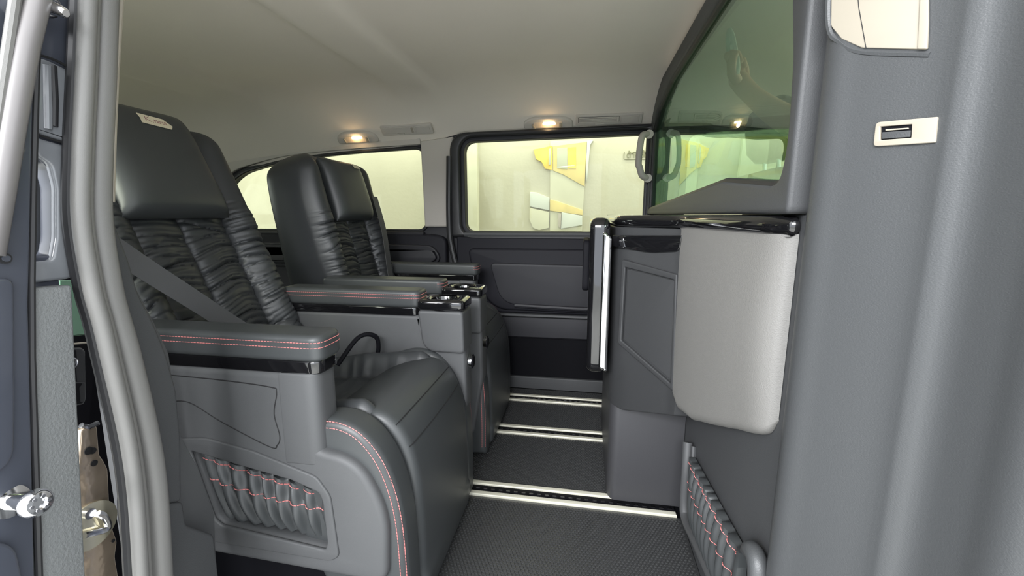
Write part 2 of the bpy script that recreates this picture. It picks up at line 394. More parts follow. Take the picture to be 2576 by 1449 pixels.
# ---- rear wall, near side wall, cab front
rw = rp([(0.55, 0.80), (1.70, 0.80), (1.66, 1.10), (0.60, 1.10)], 0.06)
tag(plate('wall_back', rp([(0.33, -0.06), (1.99, -0.06), (1.99, 1.30), (0.33, 1.30)], 0), -2.27, -2.22, 'shell', frame='YZ', holes=[rw], bevel=0.004), kind='structure')
tag(plate('window_4', ring_pts(rw, 0.01), -2.276, -2.272, 'glass', frame='YZ', bevel=0.001), kind='structure')
nw = rp([(-1.75, 0.76), (-0.85, 0.76), (-0.85, 1.10), (-1.75, 1.06)], 0.06)
tag(plate('wall_left', rp([(-2.25, -0.06), (-0.73, -0.06), (-0.73, 1.33), (-2.25, 1.33)], 0), 0.345, 0.40, 'shell', frame='XZ', holes=[nw], bevel=0.004), kind='structure')
tag(plate('window_5', ring_pts(nw, 0.01), 0.336, 0.342, 'glass', frame='XZ', bevel=0.001), kind='structure')
# cab: nose bulkhead, windscreen opening, near cab side with window
ww = rp([(0.50, 0.70), (1.82, 0.70), (1.76, 1.16), (0.56, 1.16)], 0.06)
tag(plate('wall_front', rp([(0.30, -0.06), (1.99, -0.06), (1.99, 1.33), (0.30, 1.33)], 0), 1.70, 1.75, 'shell', frame='YZ', holes=[ww], bevel=0.004), kind='structure')
tag(plate('window_6', ring_pts(ww, 0.01), 1.756, 1.760, 'glass', frame='YZ', bevel=0.001), kind='structure')
cw = rp([(0.62, 0.74), (1.45, 0.74), (1.30, 1.12), (0.62, 1.12)], 0.05)
tag(plate('wall_cab', rp([(0.50, -0.06), (1.72, -0.06), (1.72, 1.33), (0.50, 1.33)], 0), 0.33, 0.38, 'shell', frame='XZ', holes=[cw], bevel=0.004), kind='structure')

# ================================================================== FLOOR: mats and seat rails
rails = [1.1155, 1.478, 1.764]
def rail(y, label):
    t = thing('seat_rail', label, 'floor rail', (-0.9, y, 0), 'seat rails in the floor')
    x0, x1 = -2.0, 0.262
    mb = MB()
    plate('rail_body', [(x0, y-0.020), (x1, y-0.020), (x1, y+0.020), (x0, y+0.020)], 0.0, 0.005, 'blackpl', t, frame='XY', bevel=0.001)
    for s in (-1, 1):
        a, b = sorted((y+s*0.016, y+s*0.0325))
        plate('edge_strip', [(x0, a), (x1, a), (x1, b), (x0, b)], 0.0, 0.011, 'alu', t, frame='XY', bevel=0.003)
    n = 60; mb = MB()
    for k in range(n):
        x = x1-0.012-k*0.0225
        mb.box((x-0.0055, y-0.0022, 0.0045), (x+0.0055, y+0.0022, 0.0066))
    mb.build('slot_row', 'steel', t)
for y, l in zip(rails, ('aluminium edged floor rail nearest the open door, its end by the cabinet foot', 'middle aluminium edged floor rail, between the two seat fronts', 'farthest aluminium edged floor rail, at the foot of the far door')): rail(y, l)
def floor_mat(x0, x1, y0, y1, label):
    t = thing('floor_mat', label, 'floor mat', ((x0+x1)/2, (y0+y1)/2, 0), 'ribbed rubber mats between the floor rails')
    plate('mat_base', [(x0, y0), (x1, y0), (x1, y1), (x0, y1)], -0.001, 0.004, 'mat_', t, frame='XY', bevel=0.001)
    p = 0.0090; vs = []; fs = []; j = 0; y = y0+0.008
    while y < y1-0.006:
        x = x0+0.008+(p/2 if j % 2 else 0)
        while x < x1-0.006:
            b = len(vs)
            for rr, z in ((0.0041, 0.0035), (0.0031, 0.0062)):
                for k in range(6):
                    a = k*PI/3+PI/6; vs.append((x+rr*math.cos(a), y+rr*math.sin(a), z))
            vs.append((x, y, 0.0055))
            for k in range(6):
                k2 = (k+1) % 6; fs.append((b+k, b+k2, b+6+k2, b+6+k)); fs.append((b+6+k, b+6+k2, b+12))
            x += p
        y += p*0.866; j += 1
    me = bpy.data.meshes.new('mat_studs'); me.from_pydata(vs, [], fs); me.update()
    o = link_mesh(me, 'stud_field', 'mat_', t, 50); o['kind'] = 'stuff'
floor_mat(-0.66, 0.275, 0.50, rails[0]-0.033, 'black studded rubber mat nearest the open door, largest of them')
floor_mat(-0.66, 0.27, rails[0]+0.033, rails[1]-0.033, 'black studded rubber mat between the nearest and middle floor rails')
floor_mat(-0.66, 0.27, rails[1]+0.033, rails[2]-0.033, 'black studded rubber mat between the middle and farthest floor rails')
floor_mat(-0.66, 0.27, rails[2]+0.033, 1.872, 'thin black studded mat strip between the farthest rail and the far door')

# ================================================================== CAPTAIN SEATS
def wrinkle(a, b, f=1.0, seed=0.0):
    q = b+0.25*abs(a)
    n1 = noise.noise(Vector((a*5*f+seed, q*26*f, seed*1.7))); n2 = noise.noise(Vector((a*9*f-seed, q*48*f, 3.1+seed)))
    return (0.35-abs(n1)**0.7)*0.9+n2*0.35
def gathered(name, TL, TR, BL, BR, outn, parent, pleats=8.5, amp=0.008, seed=0.0, base=0.0):
    TL, TR, BL, BR = [Vector(p) for p in (TL, TR, BL, BR)]; outn = Vector(outn).normalized()
    upv = ((TL-BL)+(TR-BR)).normalized()
    def P(u, v):
        p = (BL*(1-u)+BR*u)*(1-v)+(TL*(1-u)+TR*u)*v
        ph = 2*PI*pleats*u+0.8*math.sin(9*u+seed)+0.35*math.sin(v*3+u*20)
        w = math.sin(ph); w = math.copysign(abs(w)**0.75, w)
        a = amp*(0.55+0.45*math.sin(PI*min(1, v/0.62)) if v < 0.62 else 0.62+0.35*math.sin(PI*(v-0.62)/0.30) if v < 0.92 else 0.75)
        bulge = 0.010*math.sin(PI*min(1, v*1.05))*math.sin(PI*u)**0.4
        edge = min(1, u*14, (1-u)*14)
        q = p+outn*(base+a*w*edge+bulge)
        if v > 0.55: q += upv*(0.0045*(v-0.55)/0.45*math.sin(ph+0.6)*edge)
        return q
    o = heightfield(name, P, 150, 44, 'leather2', parent, back=lambda u, v: (BL*(1-u)+BR*u)*(1-v)+(TL*(1-u)+TR*u)*v-outn*0.010)
    for v in (0.93, 0.63):
        mb = MB(); dashes(mb, [P(i/150, v)+outn*0.0009 for i in range(2, 149)], 0.0046, 0.0016, 0.0009)
        mb.build('stitching', 'stitch', o)
    return o

def ypx(p, Y): q = onY(p, Y); return (q.x, q.z)
def seat(cy, s, label, group, tilt, H, v0, ph, x0, thk, taper, pw, pu, pd):
    XF[0], XF[1] = cy, s
    t = thing('captain_seat', label, 'seat', (-0.60, cy, 0.0), group)
    # base
    plate('seat_base', rect(-0.80, 0.012, -0.40, 0.33, 0.02), -0.17, 0.17, 'blackpl', t, frame='XZ', bevel=0.006)
    # --- backrest: closed loft, front carved in channels with gathers
    hw = 0.212; z0 = 0.37
    dx, dz = -math.sin(tilt), math.cos(tilt)
    nxn, nzn = math.cos(tilt), math.sin(tilt)
    def bp(u, v, d):     # u lateral, v up the back, d forward
        return Vector((x0+dx*v+nxn*d, u, z0+dz*v+nzn*d))
    def halfw(v):
        w = hw*(0.93+0.07*min(1, v/0.3))
        if v > H-0.22:
            q = (v-(H-0.22))/0.22; w *= (1-taper*q**2.2)
        q = max(0, (v-(H-0.10))/0.10); w *= math.sqrt(max(0.0, 1-q**2.6))*0.97+0.03 if q > 0 else 1
        return w
    def front(un, v):    # un in -1..1
        u = un*halfw(v); a = abs(u)
        topf = max(0, (v-(H-0.09))/0.09)
        d = 0.0
        if a < 0.128:
            q = (a-0.063)/0.063; d = 0.026*math.sqrt(max(0, 1-q*q*0.98))-0.010
        bol = max(0, (a-0.120)/(hw-0.120)); 
        if a >= 0.120: d = max(d if a < 0.128 else -1, 0.004+0.042*math.sin(PI*min(1, bol*0.92+0.03))**0.8)
        low = 1-0.3*max(0, min(1, (0.1-v)/0.1))
        edge = abs(un); d *= low
        d -= 0.028*max(0, (edge-0.88)/0.12)**2
        seamy = math.exp(-((a-0.124)/0.016)**2)+0.8*math.exp(-(a/0.014)**2)
        if v < v0+0.06:
            ch = (0 if u < -0.124 else 1 if u < 0 else 2 if u < 0.124 else 3)
            fade = min(1, (v0+0.06-v)/0.05)*(1-max(0, (edge-0.93)/0.07))
            loc = (a-0.063)/0.063 if a < 0.124 else (a-0.168)/0.044
            for fr_, am, sd_ in ((19.0, 0.0078, 1.3), (37.0, 0.0034, 7.7)):
                phs = (v+0.10*abs(loc)*0.06)*fr_+1.1*noise.noise(Vector((u*6, v*9, sd_+ch*3.1)))+ch*0.37
                k = math.floor(phs); c = abs(2*(phs-k)-1)
                r1 = noise.noise(Vector((k*1.71+ch*5.3, sd_, 0.5)))*1.8+0.55; off = noise.noise(Vector((k*2.3, ch*4.1, sd_)))*1.6
                lat = math.exp(-((loc-off)/0.9)**2)
                d -= fade*am*c**5*max(0.05, min(1.25, r1*1.1))*(0.25+0.9*lat)
                d += fade*am*0.30*math.sin(PI*(1-c))
            d += fade*0.005*noise.noise(Vector((u*16, v*15, 2.0+ch)))
        d -= 0.07*topf**2
        return u, d
    nU, nV = 140, 330; rings = []
    for j in range(nV+1):
        v = H*j/nV if j < nV else H; ring = []
        w = halfw(v); thick = thk-0.055*(v/H)
        topf = max(0, (v-(H-0.07))/0.07); thick = thick*(1-0.62*topf**2)+0.0
        for i in range(nU+1):
            u, d = front(-1+2*i/nU, v); ring.append(bp(u, v, d))
        for i in range(1, 24):
            a = PI*i/24; uu = w*math.copysign(abs(math.cos(a))**0.45, math.cos(a))
            dd = -0.055-(thick-0.055)*abs(math.sin(a))**0.5+0.0
            ring.append(bp(uu, v, dd if v < H else -0.09))
        rings.append(ring)
    MB().loft(rings).build('backrest', 'leather', t, 60)
    # piping seam between face and shell
    for sd in (-1, 1):
        pth = []
        for k in range(60):
            v = 0.02+(H-0.08)*k/59; u, d = front(sd*0.985, v); pth.append(bp(u*1.004, v, d-0.012))
        MB().tube(pth, 0.0022, 6).build('edge_piping', 'leather2', t)
        mb = MB(); dashes(mb, [p+Vector((0.003, sd*0.0012, 0)) for p in pth], 0.004, 0.003, 0.0005); mb.build('stitching', 'dstitch', t)
    # --- headrest pillow
    rings = []
    nR = 44
    for j in range(25):
        q = j/24; v = v0+ph*q; e = abs(2*q-1); th = 0.040*math.sqrt(max(0, 1-e**5))+0.004
        w = pw*(1+0.05*e**3-0.06*max(0, (q-0.72)/0.28)**1.6)
        ring = []
        for k in range(nR):
            a = 2*PI*k/nR; ca, sa = math.cos(a), math.sin(a)
            ring.append(bp(pu+w*math.copysign(abs(ca)**0.35, ca), v, pd+th*math.copysign(abs(sa)**0.8, sa)*(0.75+0.25*(1-abs(ca)**4))-0.012*q))
        rings.append(ring)
    hp = MB().loft(rings).build('headrest_pillow', 'leather2', t, 60)
    # --- seat cushion, gathered
    def cush(u, v):
        x = -0.84+0.47*u; y = -0.176+0.352*v; a = abs(y)
        z = 0.368+0.02*u
        z += 0.058*math.exp(-((a-0.150)/0.030)**2)*(0.35+0.65*min(1, u*1.6))
        z += 0.012*math.cos(min(1, a/0.12)*PI/2)
        z += 0.006*wrinkle(y, x, 1.0, 9.0)*(0.6+math.exp(-((a-0.118)/0.02)**2))
        z -= 0.02*math.exp(-((a-0.112)/0.010)**2)*0.35
        z -= 0.03*max(0, (a-0.165)/0.011)**2
        z += 0.010*max(0, 1-abs(u-0.98)/0.3)*(a > 0.13)
        if u > 0.9: z -= 0.05*((u-0.9)/0.1)**2
        return Vector((x, y, z))
    heightfield('seat_cushion', cush, 150, 90, 'leather', t, back=lambda u, v: Vector((-0.84+0.47*u, -0.174+0.348*v, 0.22)))
    # --- leg rest: smooth waterfall front
    prof = smooth_path([(-0.535, 0, 0.378), (-0.49, 0, 0.412), (-0.43, 0, 0.434), (-0.375, 0, 0.440), (-0.335, 0, 0.415), (-0.308, 0, 0.370), (-0.293, 0, 0.305), (-0.288, 0, 0.22), (-0.287, 0, 0.10), (-0.292, 0, 0.035)], 6)
    body = [p.copy() for p in prof]+[Vector((-0.31, 0, 0.018)), Vector((-0.37, 0, 0.018)), Vector((-0.38, 0, 0.15)), Vector((-0.42, 0, 0.30)), Vector((-0.52, 0, 0.33))]
    cen = Vector((-0.40, 0, 0.33)); rings = []
    def legr(y):
        e = abs(y)/0.168; g = max(0, (e-0.90)/0.10); ins = 0.016*(1-math.sqrt(max(0, 1-g*g)))
        crown = -0.010*max(0, e-0.1)**2; r = []
        for i, p in enumerate(body):
            a = body[i-1]; b = body[(i+1) % len(body)]; d = (b-a).normalized(); n = Vector((-d.z, 0, d.x))
            q = p-n*0; q = p+Vector((d.z, 0, -d.x))*(ins+(-crown if i < len(prof)-6 else 0))*1.0
            r.append(Vector((q.x, y, q.z)))
        return r
    for k in range(41):
        e = -1+2*k/40; y = 0.168*math.copysign(1-(1-abs(e))**1.5, e) if abs(e) < 1 else 0.168*e
        rings.append(legr(y))
    lr = MB().loft(rings).build('leg_rest', 'leather2', t, 50)
    for idx in (24, 30):
        pth = []
        for k in range(31):
            y = -0.160+0.320*k/30; r = legr(y); p = r[idx]; pth.append(p)
        MB().tube(pth, 0.0014, 5).build('cross_seam', 'seam', lr)
    # --- side bolster bands with double stitching
    for sd in (-1, 1):
        arc = [(-0.515, 0.425), (-0.44, 0.447), (-0.385, 0.437), (-0.345, 0.40), (-0.318, 0.345), (-0.302, 0.27), (-0.297, 0.16), (-0.298, 0.03)]
        ap = smooth_path([(p[0], 0, p[1]) for p in arc], 6)
        outl = [(p.x, p.z) for p in ap]+[(-0.42, 0.02), (-0.52, 0.25)]
        a, b = sorted((sd*0.168, sd*0.236))
        bo = plate('side_bolster', outl, a, b, 'leather2', t, frame='XZ', bevel=0.016, bres=5)
        for k, (off, yy) in enumerate(((0.0135, 0.2362), (0.0035, 0.2318))):
            mb = MB(); pth = []
            for i in range(4, len(ap)-1):
                d = (ap[i+1]-ap[i-1]).normalized(); n = Vector((-d.z, 0, d.x)); 
                pth.append(Vector((ap[i].x, 0, ap[i].z))-n*off*1.0+Vector((0, sd*yy, 0)))
            dashes(mb, pth, 0.0045, 0.0018, 0.0008)
            mb.build('stitching', 'stitch', bo)
    # --- outer side panel with pocket (local y = -0.25)
    yo = 0.618
    outl = rp([(-0.785, 0.537, 0.004), (-0.468, 0.537, 0.006), (-0.470, 0.400, 0.05), (-0.372, 0.388, 0.05), (-0.322, 0.290, 0.05), (-0.330, 0.150, 0.03), (-0.755, 0.165, 0.02), (-0.775, 0.40, 0.02)], 0.02, 8)[::-1]
    inner_px = [(486, 1130), (595, 1163), (740, 1204), (807, 1235), (816, 1257), (828, 1360), (823, 1379), (563, 1317), (546, 1302), (490, 1145)]
    outer_px = [(452, 1100), (520, 1098), (640, 1131), (800, 1196), (835, 1245), (857, 1396), (835, 1407), (541, 1358), (520, 1330), (455, 1130)]
    hole = rp([ypx(p, yo) for p in inner_px], 0.006, 4); ringo = rp([ypx(p, yo) for p in outer_px], 0.010, 4)
    sp = plate('side_panel', outl, -0.252, -0.188, 'shell', t, frame='XZ', holes=[hole], bevel=0.012, bres=4)
    plate('pocket_frame', ringo, -0.256, -0.249, 'shell', sp, frame='XZ', holes=[ring_pts(hole, 0.002) if False else hole], bevel=0.003)
    plate('pocket_back', rp([(-0.74, 0.18), (-0.40, 0.18), (-0.40, 0.40), (-0.74, 0.40)], 0.01), -0.215, -0.20, 'blackpl', sp, frame='XZ')
    def q3(p, d=0.0): v = ypx(p, yo); return (v[0], -0.236+d, v[1])
    gathered('storage_pocket', q3((488, 1148)), q3((810, 1254)), q3((556, 1316)), q3((826, 1366)), (0, -1, 0), t, 8.3, 0.0075, 1.0)
    # inlaid line on the panel
    ln = [(430, 942), (560, 955), (680, 972), (698, 985), (692, 1040), (706, 1095), (700, 1118), (680, 1122), (560, 1060), (480, 1012), (425, 1008)]
    MB().tube([Vector((*[ypx(p, yo)[0]], -0.2520, ypx(p, yo)[1])) for p in [tuple(w[:2]) for w in smooth_path([(a, b, 0) for a, b in ln], 6)]], 0.0011, 5).build('panel_seam', 'seam', sp)
    ln = [(430, 1082), (520, 1092), (640, 1124), (780, 1180), (838, 1236), (852, 1300)]
    # --- armrests
    for sd, nm in ((-1, 'outer'), (1, 'inner')):
        yc = sd*0.2165; a, b = yc-0.0355, yc+0.0355; xf = -0.425
        pad = plate('armrest', rp([(-0.83, a, 0.02), (xf, a, 0.022), (xf, b, 0.022), (-0.83, b, 0.02)], 0.02, 6), 0.556, 0.602, 'leather2', t, frame='XY', bevel=0.010, bres=5)
        for z, g in ((0.5905, 0.0003), (0.5815, 0.0003)):
            mb = MB(); dashes(mb, [Vector((p[0], p[1], z)) for p in rp([(-0.82, a-g, 0), (xf+g, a-g, 0.022), (xf+g, b+g, 0.022), (-0.82, b+g, 0)], 0.02, 6)[:-1]], 0.0042, 0.0018, 0.0007)
            mb.build('stitching', 'stitch', pad)
        plate('armrest_trim', rp([(-0.83, a+0.003, 0.01), (xf-0.006, a+0.003, 0.020), (xf-0.006, b-0.003, 0.020), (-0.83, b-0.003, 0.01)], 0.02, 6), 0.5345, 0.5575, 'piano', pad, frame='XY', bevel=0.003)
    plate('arm_column', rp([(-0.505, -0.2535, 0.001), (-0.436, -0.2535, 0.024), (-0.436, -0.186, 0.022), (-0.505, -0.186, 0.01)], 0.02, 6), 0.37, 0.537, 'shell', sp, frame='XY', bevel=0.004)
    # --- inner console with cup holder
    con = plate('console_panel', rp([(-0.83, 0.536, 0.004), (-0.425, 0.536, 0.004), (-0.42, 0.50, 0.01), (-0.306, 0.50, 0.02), (-0.302, 0.30, 0.02), (-0.335, 0.10, 0.02), (-0.83, 0.10)][::-1], 0.01, 6), 0.186, 0.250, 'shell', t, frame='XZ', bevel=0.010, bres=4)
    plate('cup_housing', rp([(-0.428, 0.553, 0.012), (-0.305, 0.553, 0.012), (-0.303, 0.440, 0.014), (-0.415, 0.442, 0.035)][::-1], 0.01, 8), 0.172, 0.258, 'shell', con, frame='XZ', bevel=0.007, bres=4)
    circ = [(-0.368+0.034*math.cos(2*PI*k/32), 0.216+0.033*math.sin(2*PI*k/32)) for k in range(32)]
    ch = plate('cup_holder', rp([(-0.430, 0.169), (-0.301, 0.169), (-0.301, 0.261), (-0.430, 0.261)], 0.018, 6), 0.553, 0.582, 'piano', t, frame='XY', holes=[circ], bevel=0.010, bres=5)
    vs = []; 
    rings = [[Vector((-0.368+r*math.cos(2*PI*k/32), 0.216+r*0.97*math.sin(2*PI*k/32), z)) for k in range(32)] for r, z in ((0.0345, 0.578), (0.0315, 0.570), (0.030, 0.5545), (0.0005, 0.5542))]
    MB().loft(rings, caps=False).build('cup_well', 'piano', ch)
    MB().tube([(-0.302, 0.222, 0.405), (-0.293, 0.222, 0.405)], 0.020, 20).build('button_ring', 'chrome', con)
    MB().tube([(-0.300, 0.222, 0.405), (-0.290, 0.222, 0.405)], 0.015, 20).build('button', 'blackpl', con)
    XF[0], XF[1] = 0.0, 1
    return t, bp, cy, s
def bpw(bp, cy, s, u, v, d):
    p = bp(u, v, d); return Vector((p.x, cy+s*p.y, p.z))
SG = 'captain seats facing the partition'
s1, bp1, _, _ = seat(0.868, 1, 'large black leather captain seat nearest the open door, name tape on its pillow', SG, math.radians(22.3), 0.725, 0.440, 0.262, -0.768, 0.175, 0.10, 0.125, -0.024, 0.040)
s2, bp2, _, _ = seat(1.490, -1, 'black leather captain seat at the far window, seen beyond the first seat', SG, math.radians(13.0), 0.675, 0.412, 0.222, -0.782, 0.205, 0.13, 0.116, -0.008, 0.030)

# tapes with handwriting
def tape(bp, cy, s, cu, cv, w, h, label, writing, rot, v0, ph):
    def tw(v):
        q = (v-v0)/ph; e = abs(2*q-1); return (0.040 if cy < 1 else 0.030)+0.040*math.sqrt(max(0, 1-e**5))+0.004-0.012*q+0.0012
    t = thing('name_tape', label, 'tape', bpw(bp, cy, s, cu, cv, 0.08))
    def P(x, y, d=0.0):
        xr = x*math.cos(rot)-y*math.sin(rot); yr = x*math.sin(rot)+y*math.cos(rot)
        return bpw(bp, cy, s, cu+s*xr, cv+yr, tw(yr+cv)+d)
    out = [(-w/2, -h/2), (-w/2+0.002, 0), (-w/2, h/2), (w*0.28, h/2), (w*0.5, -h*0.12), (w*0.42, -h/2)]
    n = len(out); vs = [P(*p, 0) for p in out]+[P(*p, 0.0012) for p in out]
    mk('strip', vs, [tuple(range(n))[::-1], tuple(range(n, 2*n))]+[(i, (i+1) % n, (i+1) % n+n, i+n) for i in range(n)], 'paper', t)
    mb = MB()
    for st in writing:
        mb.tube([P(x*w-w/2, y*h-h/2, 0.0016) for x, y in st], 0.0006, 4)
    mb.build('handwriting', 'ink', t)
K = [[(0.16, 0.3), (0.19, 0.8)], [(0.32, 0.85), (0.18, 0.55), (0.33, 0.3)], [(0.37, 0.28), (0.38, 0.32)],
     [(0.44, 0.65), (0.45, 0.35), (0.47, 0.6), (0.52, 0.62), (0.53, 0.33)], [(0.60, 0.62), (0.56, 0.48), (0.60, 0.33), (0.65, 0.48), (0.60, 0.62)],
     [(0.69, 0.62), (0.69, 0.36), (0.75, 0.36), (0.76, 0.62)], [(0.80, 0.72), (0.80, 0.32)]]
tape(bp1, 0.868, 1, -0.010, 0.655, 0.072, 0.024, 'cream paper tape with red handwriting on the nearer seat pillow', K, math.radians(-3), 0.440, 0.262)
tape(bp2, 1.490, -1, -0.070, 0.612, 0.042, 0.018, 'small pale paper tape on the pillow of the far seat', [], math.radians(0), 0.412, 0.222)

# ---- seat belts
def strap(name, pts, w, side, label):
    t = thing('seat_belt', label, 'seat belt', pts[-1])
    pts = smooth_path(pts, 6); vs = []; n = len(pts)
    prof = [(-0.5, 0), (-0.5, 1), (-0.2, 1.25), (0.2, 1.25), (0.5, 1), (0.5, 0)]
    rings = []
    for i, p in enumerate(pts):
        d = (pts[min(i+1, n-1)]-pts[max(i-1, 0)]).normalized(); sd = (Vector(side)-d*Vector(side).dot(d)).normalized(); nn = sd.cross(d)
        if nn.x < 0: nn = -nn
        rings.append([p+sd*(a*w)+nn*(b*0.0016) for a, b in prof])
    MB().loft(rings).build('webbing', 'belt', t, 60)
    return t
strap('b', [onX((235, 590), -0.79), onX((305, 637), -0.79), onX((390, 693), -0.785), onX((480, 750), -0.775), onX((585, 818), -0.76), onX((640, 850), -0.745)], 0.040, (0.0, 0.45, 0.9), 'charcoal seat belt crossing the nearer seat back from the door pillar')
a0 = bpw(bp2, 1.49, -1, -0.150, 0.50, 0.060); a1 = bpw(bp2, 1.49, -1, -0.140, 0.36, 0.066); a2 = bpw(bp2, 1.49, -1, -0.112, 0.20, 0.060); a3 = bpw(bp2, 1.49, -1, -0.098, 0.08, 0.052)
strap('b', [a0, a1, a2, a3], 0.040, (0, 1, 0), 'charcoal seat belt hanging down the far seat back by its window side')
# buckle stalk beside the near seat's far arm
MB().tube(smooth_path([(-0.60, 0.935, 0.43), (-0.565, 0.985, 0.49), (-0.535, 1.02, 0.48), (-0.545, 1.03, 0.42), (-0.60, 1.035, 0.38)], 8), 0.006, 8).build('belt_buckle_stalk', 'blackpl', s1)
# ================================================================== CEILING FITTINGS
def frame_at(p):
    q = hit_ceiling(p); n = ceil_n(q); ux = Vector((1, 0, 0)); ux = (ux-n*ux.dot(n)).normalized(); uy = n.cross(ux)
    if uy.z < 0: uy = -uy
    return q, ux, uy, n
def fplate(name, pts, d0, d1, m, parent, fr, **k):
    return plate(name, pts, d0, d1, m, parent, frame=fr, **k)
def dome(p, w, h, label):
    fr = frame_at(p); q = fr[0]
    t = thing('dome_lamp', label, 'lamp', q, 'warm dome lamps above the side windows')
    out = rp([(-w/2, -h/2, 0.012), (w/2, -h/2, 0.012), (w/2*0.98, h*0.15, 0.03), (w*0.30, h/2, 0.04), (-w*0.30, h/2, 0.04), (-w/2*0.98, h*0.15, 0.03)], 0.02, 8)
    fplate('bezel', out, -0.008, 0.014, 'cream', t, fr, bevel=0.007, bres=4)
    fplate('recess', rp([(-w*0.29, -h*0.36), (w*0.29, -h*0.36), (w*0.29, h*0.16), (-w*0.29, h*0.16)], 0.006), 0.011, 0.0155, 'lampoff', t, fr, bevel=0.002)
    fplate('lens', rp([(-w*0.11, -h*0.04), (w*0.16, -h*0.04), (w*0.14, h*0.17), (-w*0.10, h*0.17)], 0.005), 0.014, 0.020, 'lamp', t, fr, bevel=0.003)
    fplate('switch', rp([(-w*0.31, -h*0.36), (-w*0.26, -h*0.36), (-w*0.29, h*0.02), (-w*0.33, h*0.02)], 0.002), 0.014, 0.020, 'ivory', t, fr, bevel=0.002)
    fplate('switch', rp([(w*0.22, -h*0.34), (w*0.27, -h*0.34), (w*0.27, h*0.04), (w*0.22, h*0.04)], 0.002), 0.014, 0.020, 'ivory', t, fr, bevel=0.002)
    l = bpy.data.lights.new('dome_lamp_light', 'POINT'); l.energy = 0.035; l.color = (1.0, 0.66, 0.32); l.shadow_soft_size = 0.012
    lo = bpy.data.objects.new('bulb_light', l); C.objects.link(lo); lo.parent = t; lo.location = fr[3]*0.032
def vent(p, w, h, louvre, label):
    fr = frame_at(p); t = thing('air_vent', label, 'air vent', fr[0], 'ceiling air vents above the side windows')
    fplate('surround', rp([(-w/2, -h/2), (w/2, -h/2), (w/2, h/2), (-w/2, h/2)], 0.006), -0.004, 0.010, 'cream', t, fr, bevel=0.003)
    fplate('blank_cover', rp([(w*0.19, -h*0.33), (w*0.45, -h*0.33), (w*0.45, h*0.33), (w*0.19, h*0.33)], 0.003), 0.009, 0.0125, 'cream', t, fr, bevel=0.001)
    if louvre:
        fplate('grille', rp([(-w*0.46, -h*0.22), (w*0.16, -h*0.22), (w*0.16, h*0.36), (-w*0.46, h*0.36)], 0.003), 0.009, 0.0105, 'greyd', t, fr, bevel=0.0008)
        for k in range(4):
            z = -h*0.20+h*0.56*(k+0.15)/4
            fplate('vane', rect(-w*0.45, z, w*0.12, z+h*0.085, 0.0005), 0.0095, 0.0135, 'cream', t, fr, bevel=0.0008)
        fplate('slider', rect(w*0.12, -h*0.18, w*0.155, h*0.32, 0.002), 0.010, 0.016, 'cream', t, fr, bevel=0.001)
    else:
        fplate('closed_flap', rp([(-w*0.46, -h*0.26), (w*0.16, -h*0.26), (w*0.16, h*0.34), (-w*0.46, h*0.34)], 0.003), 0.009, 0.0125, 'cream', t, fr, bevel=0.001)
        fplate('slider', rect(w*0.10, -h*0.18, w*0.135, h*0.30, 0.002), 0.010, 0.017, 'ivory', t, fr, bevel=0.001)
    fplate('thumb_wheel', rect(-w*0.20, -h*0.42, -w*0.06, -h*0.28, 0.002), 0.009, 0.014, 'cream', t, fr, bevel=0.001)
dome((1379, 305), 0.205, 0.056, 'oval dome lamp glowing warm above the sliding door window')
dome((899, 343), 0.190, 0.056, 'oval dome lamp glowing warm above the rear side window')
vent((1531, 297), 0.262, 0.050, True, 'slatted air vent right of the lamp above the sliding door window')
vent((1024, 324), 0.232, 0.048, False, 'closed air vent right of the lamp above the rear side window')

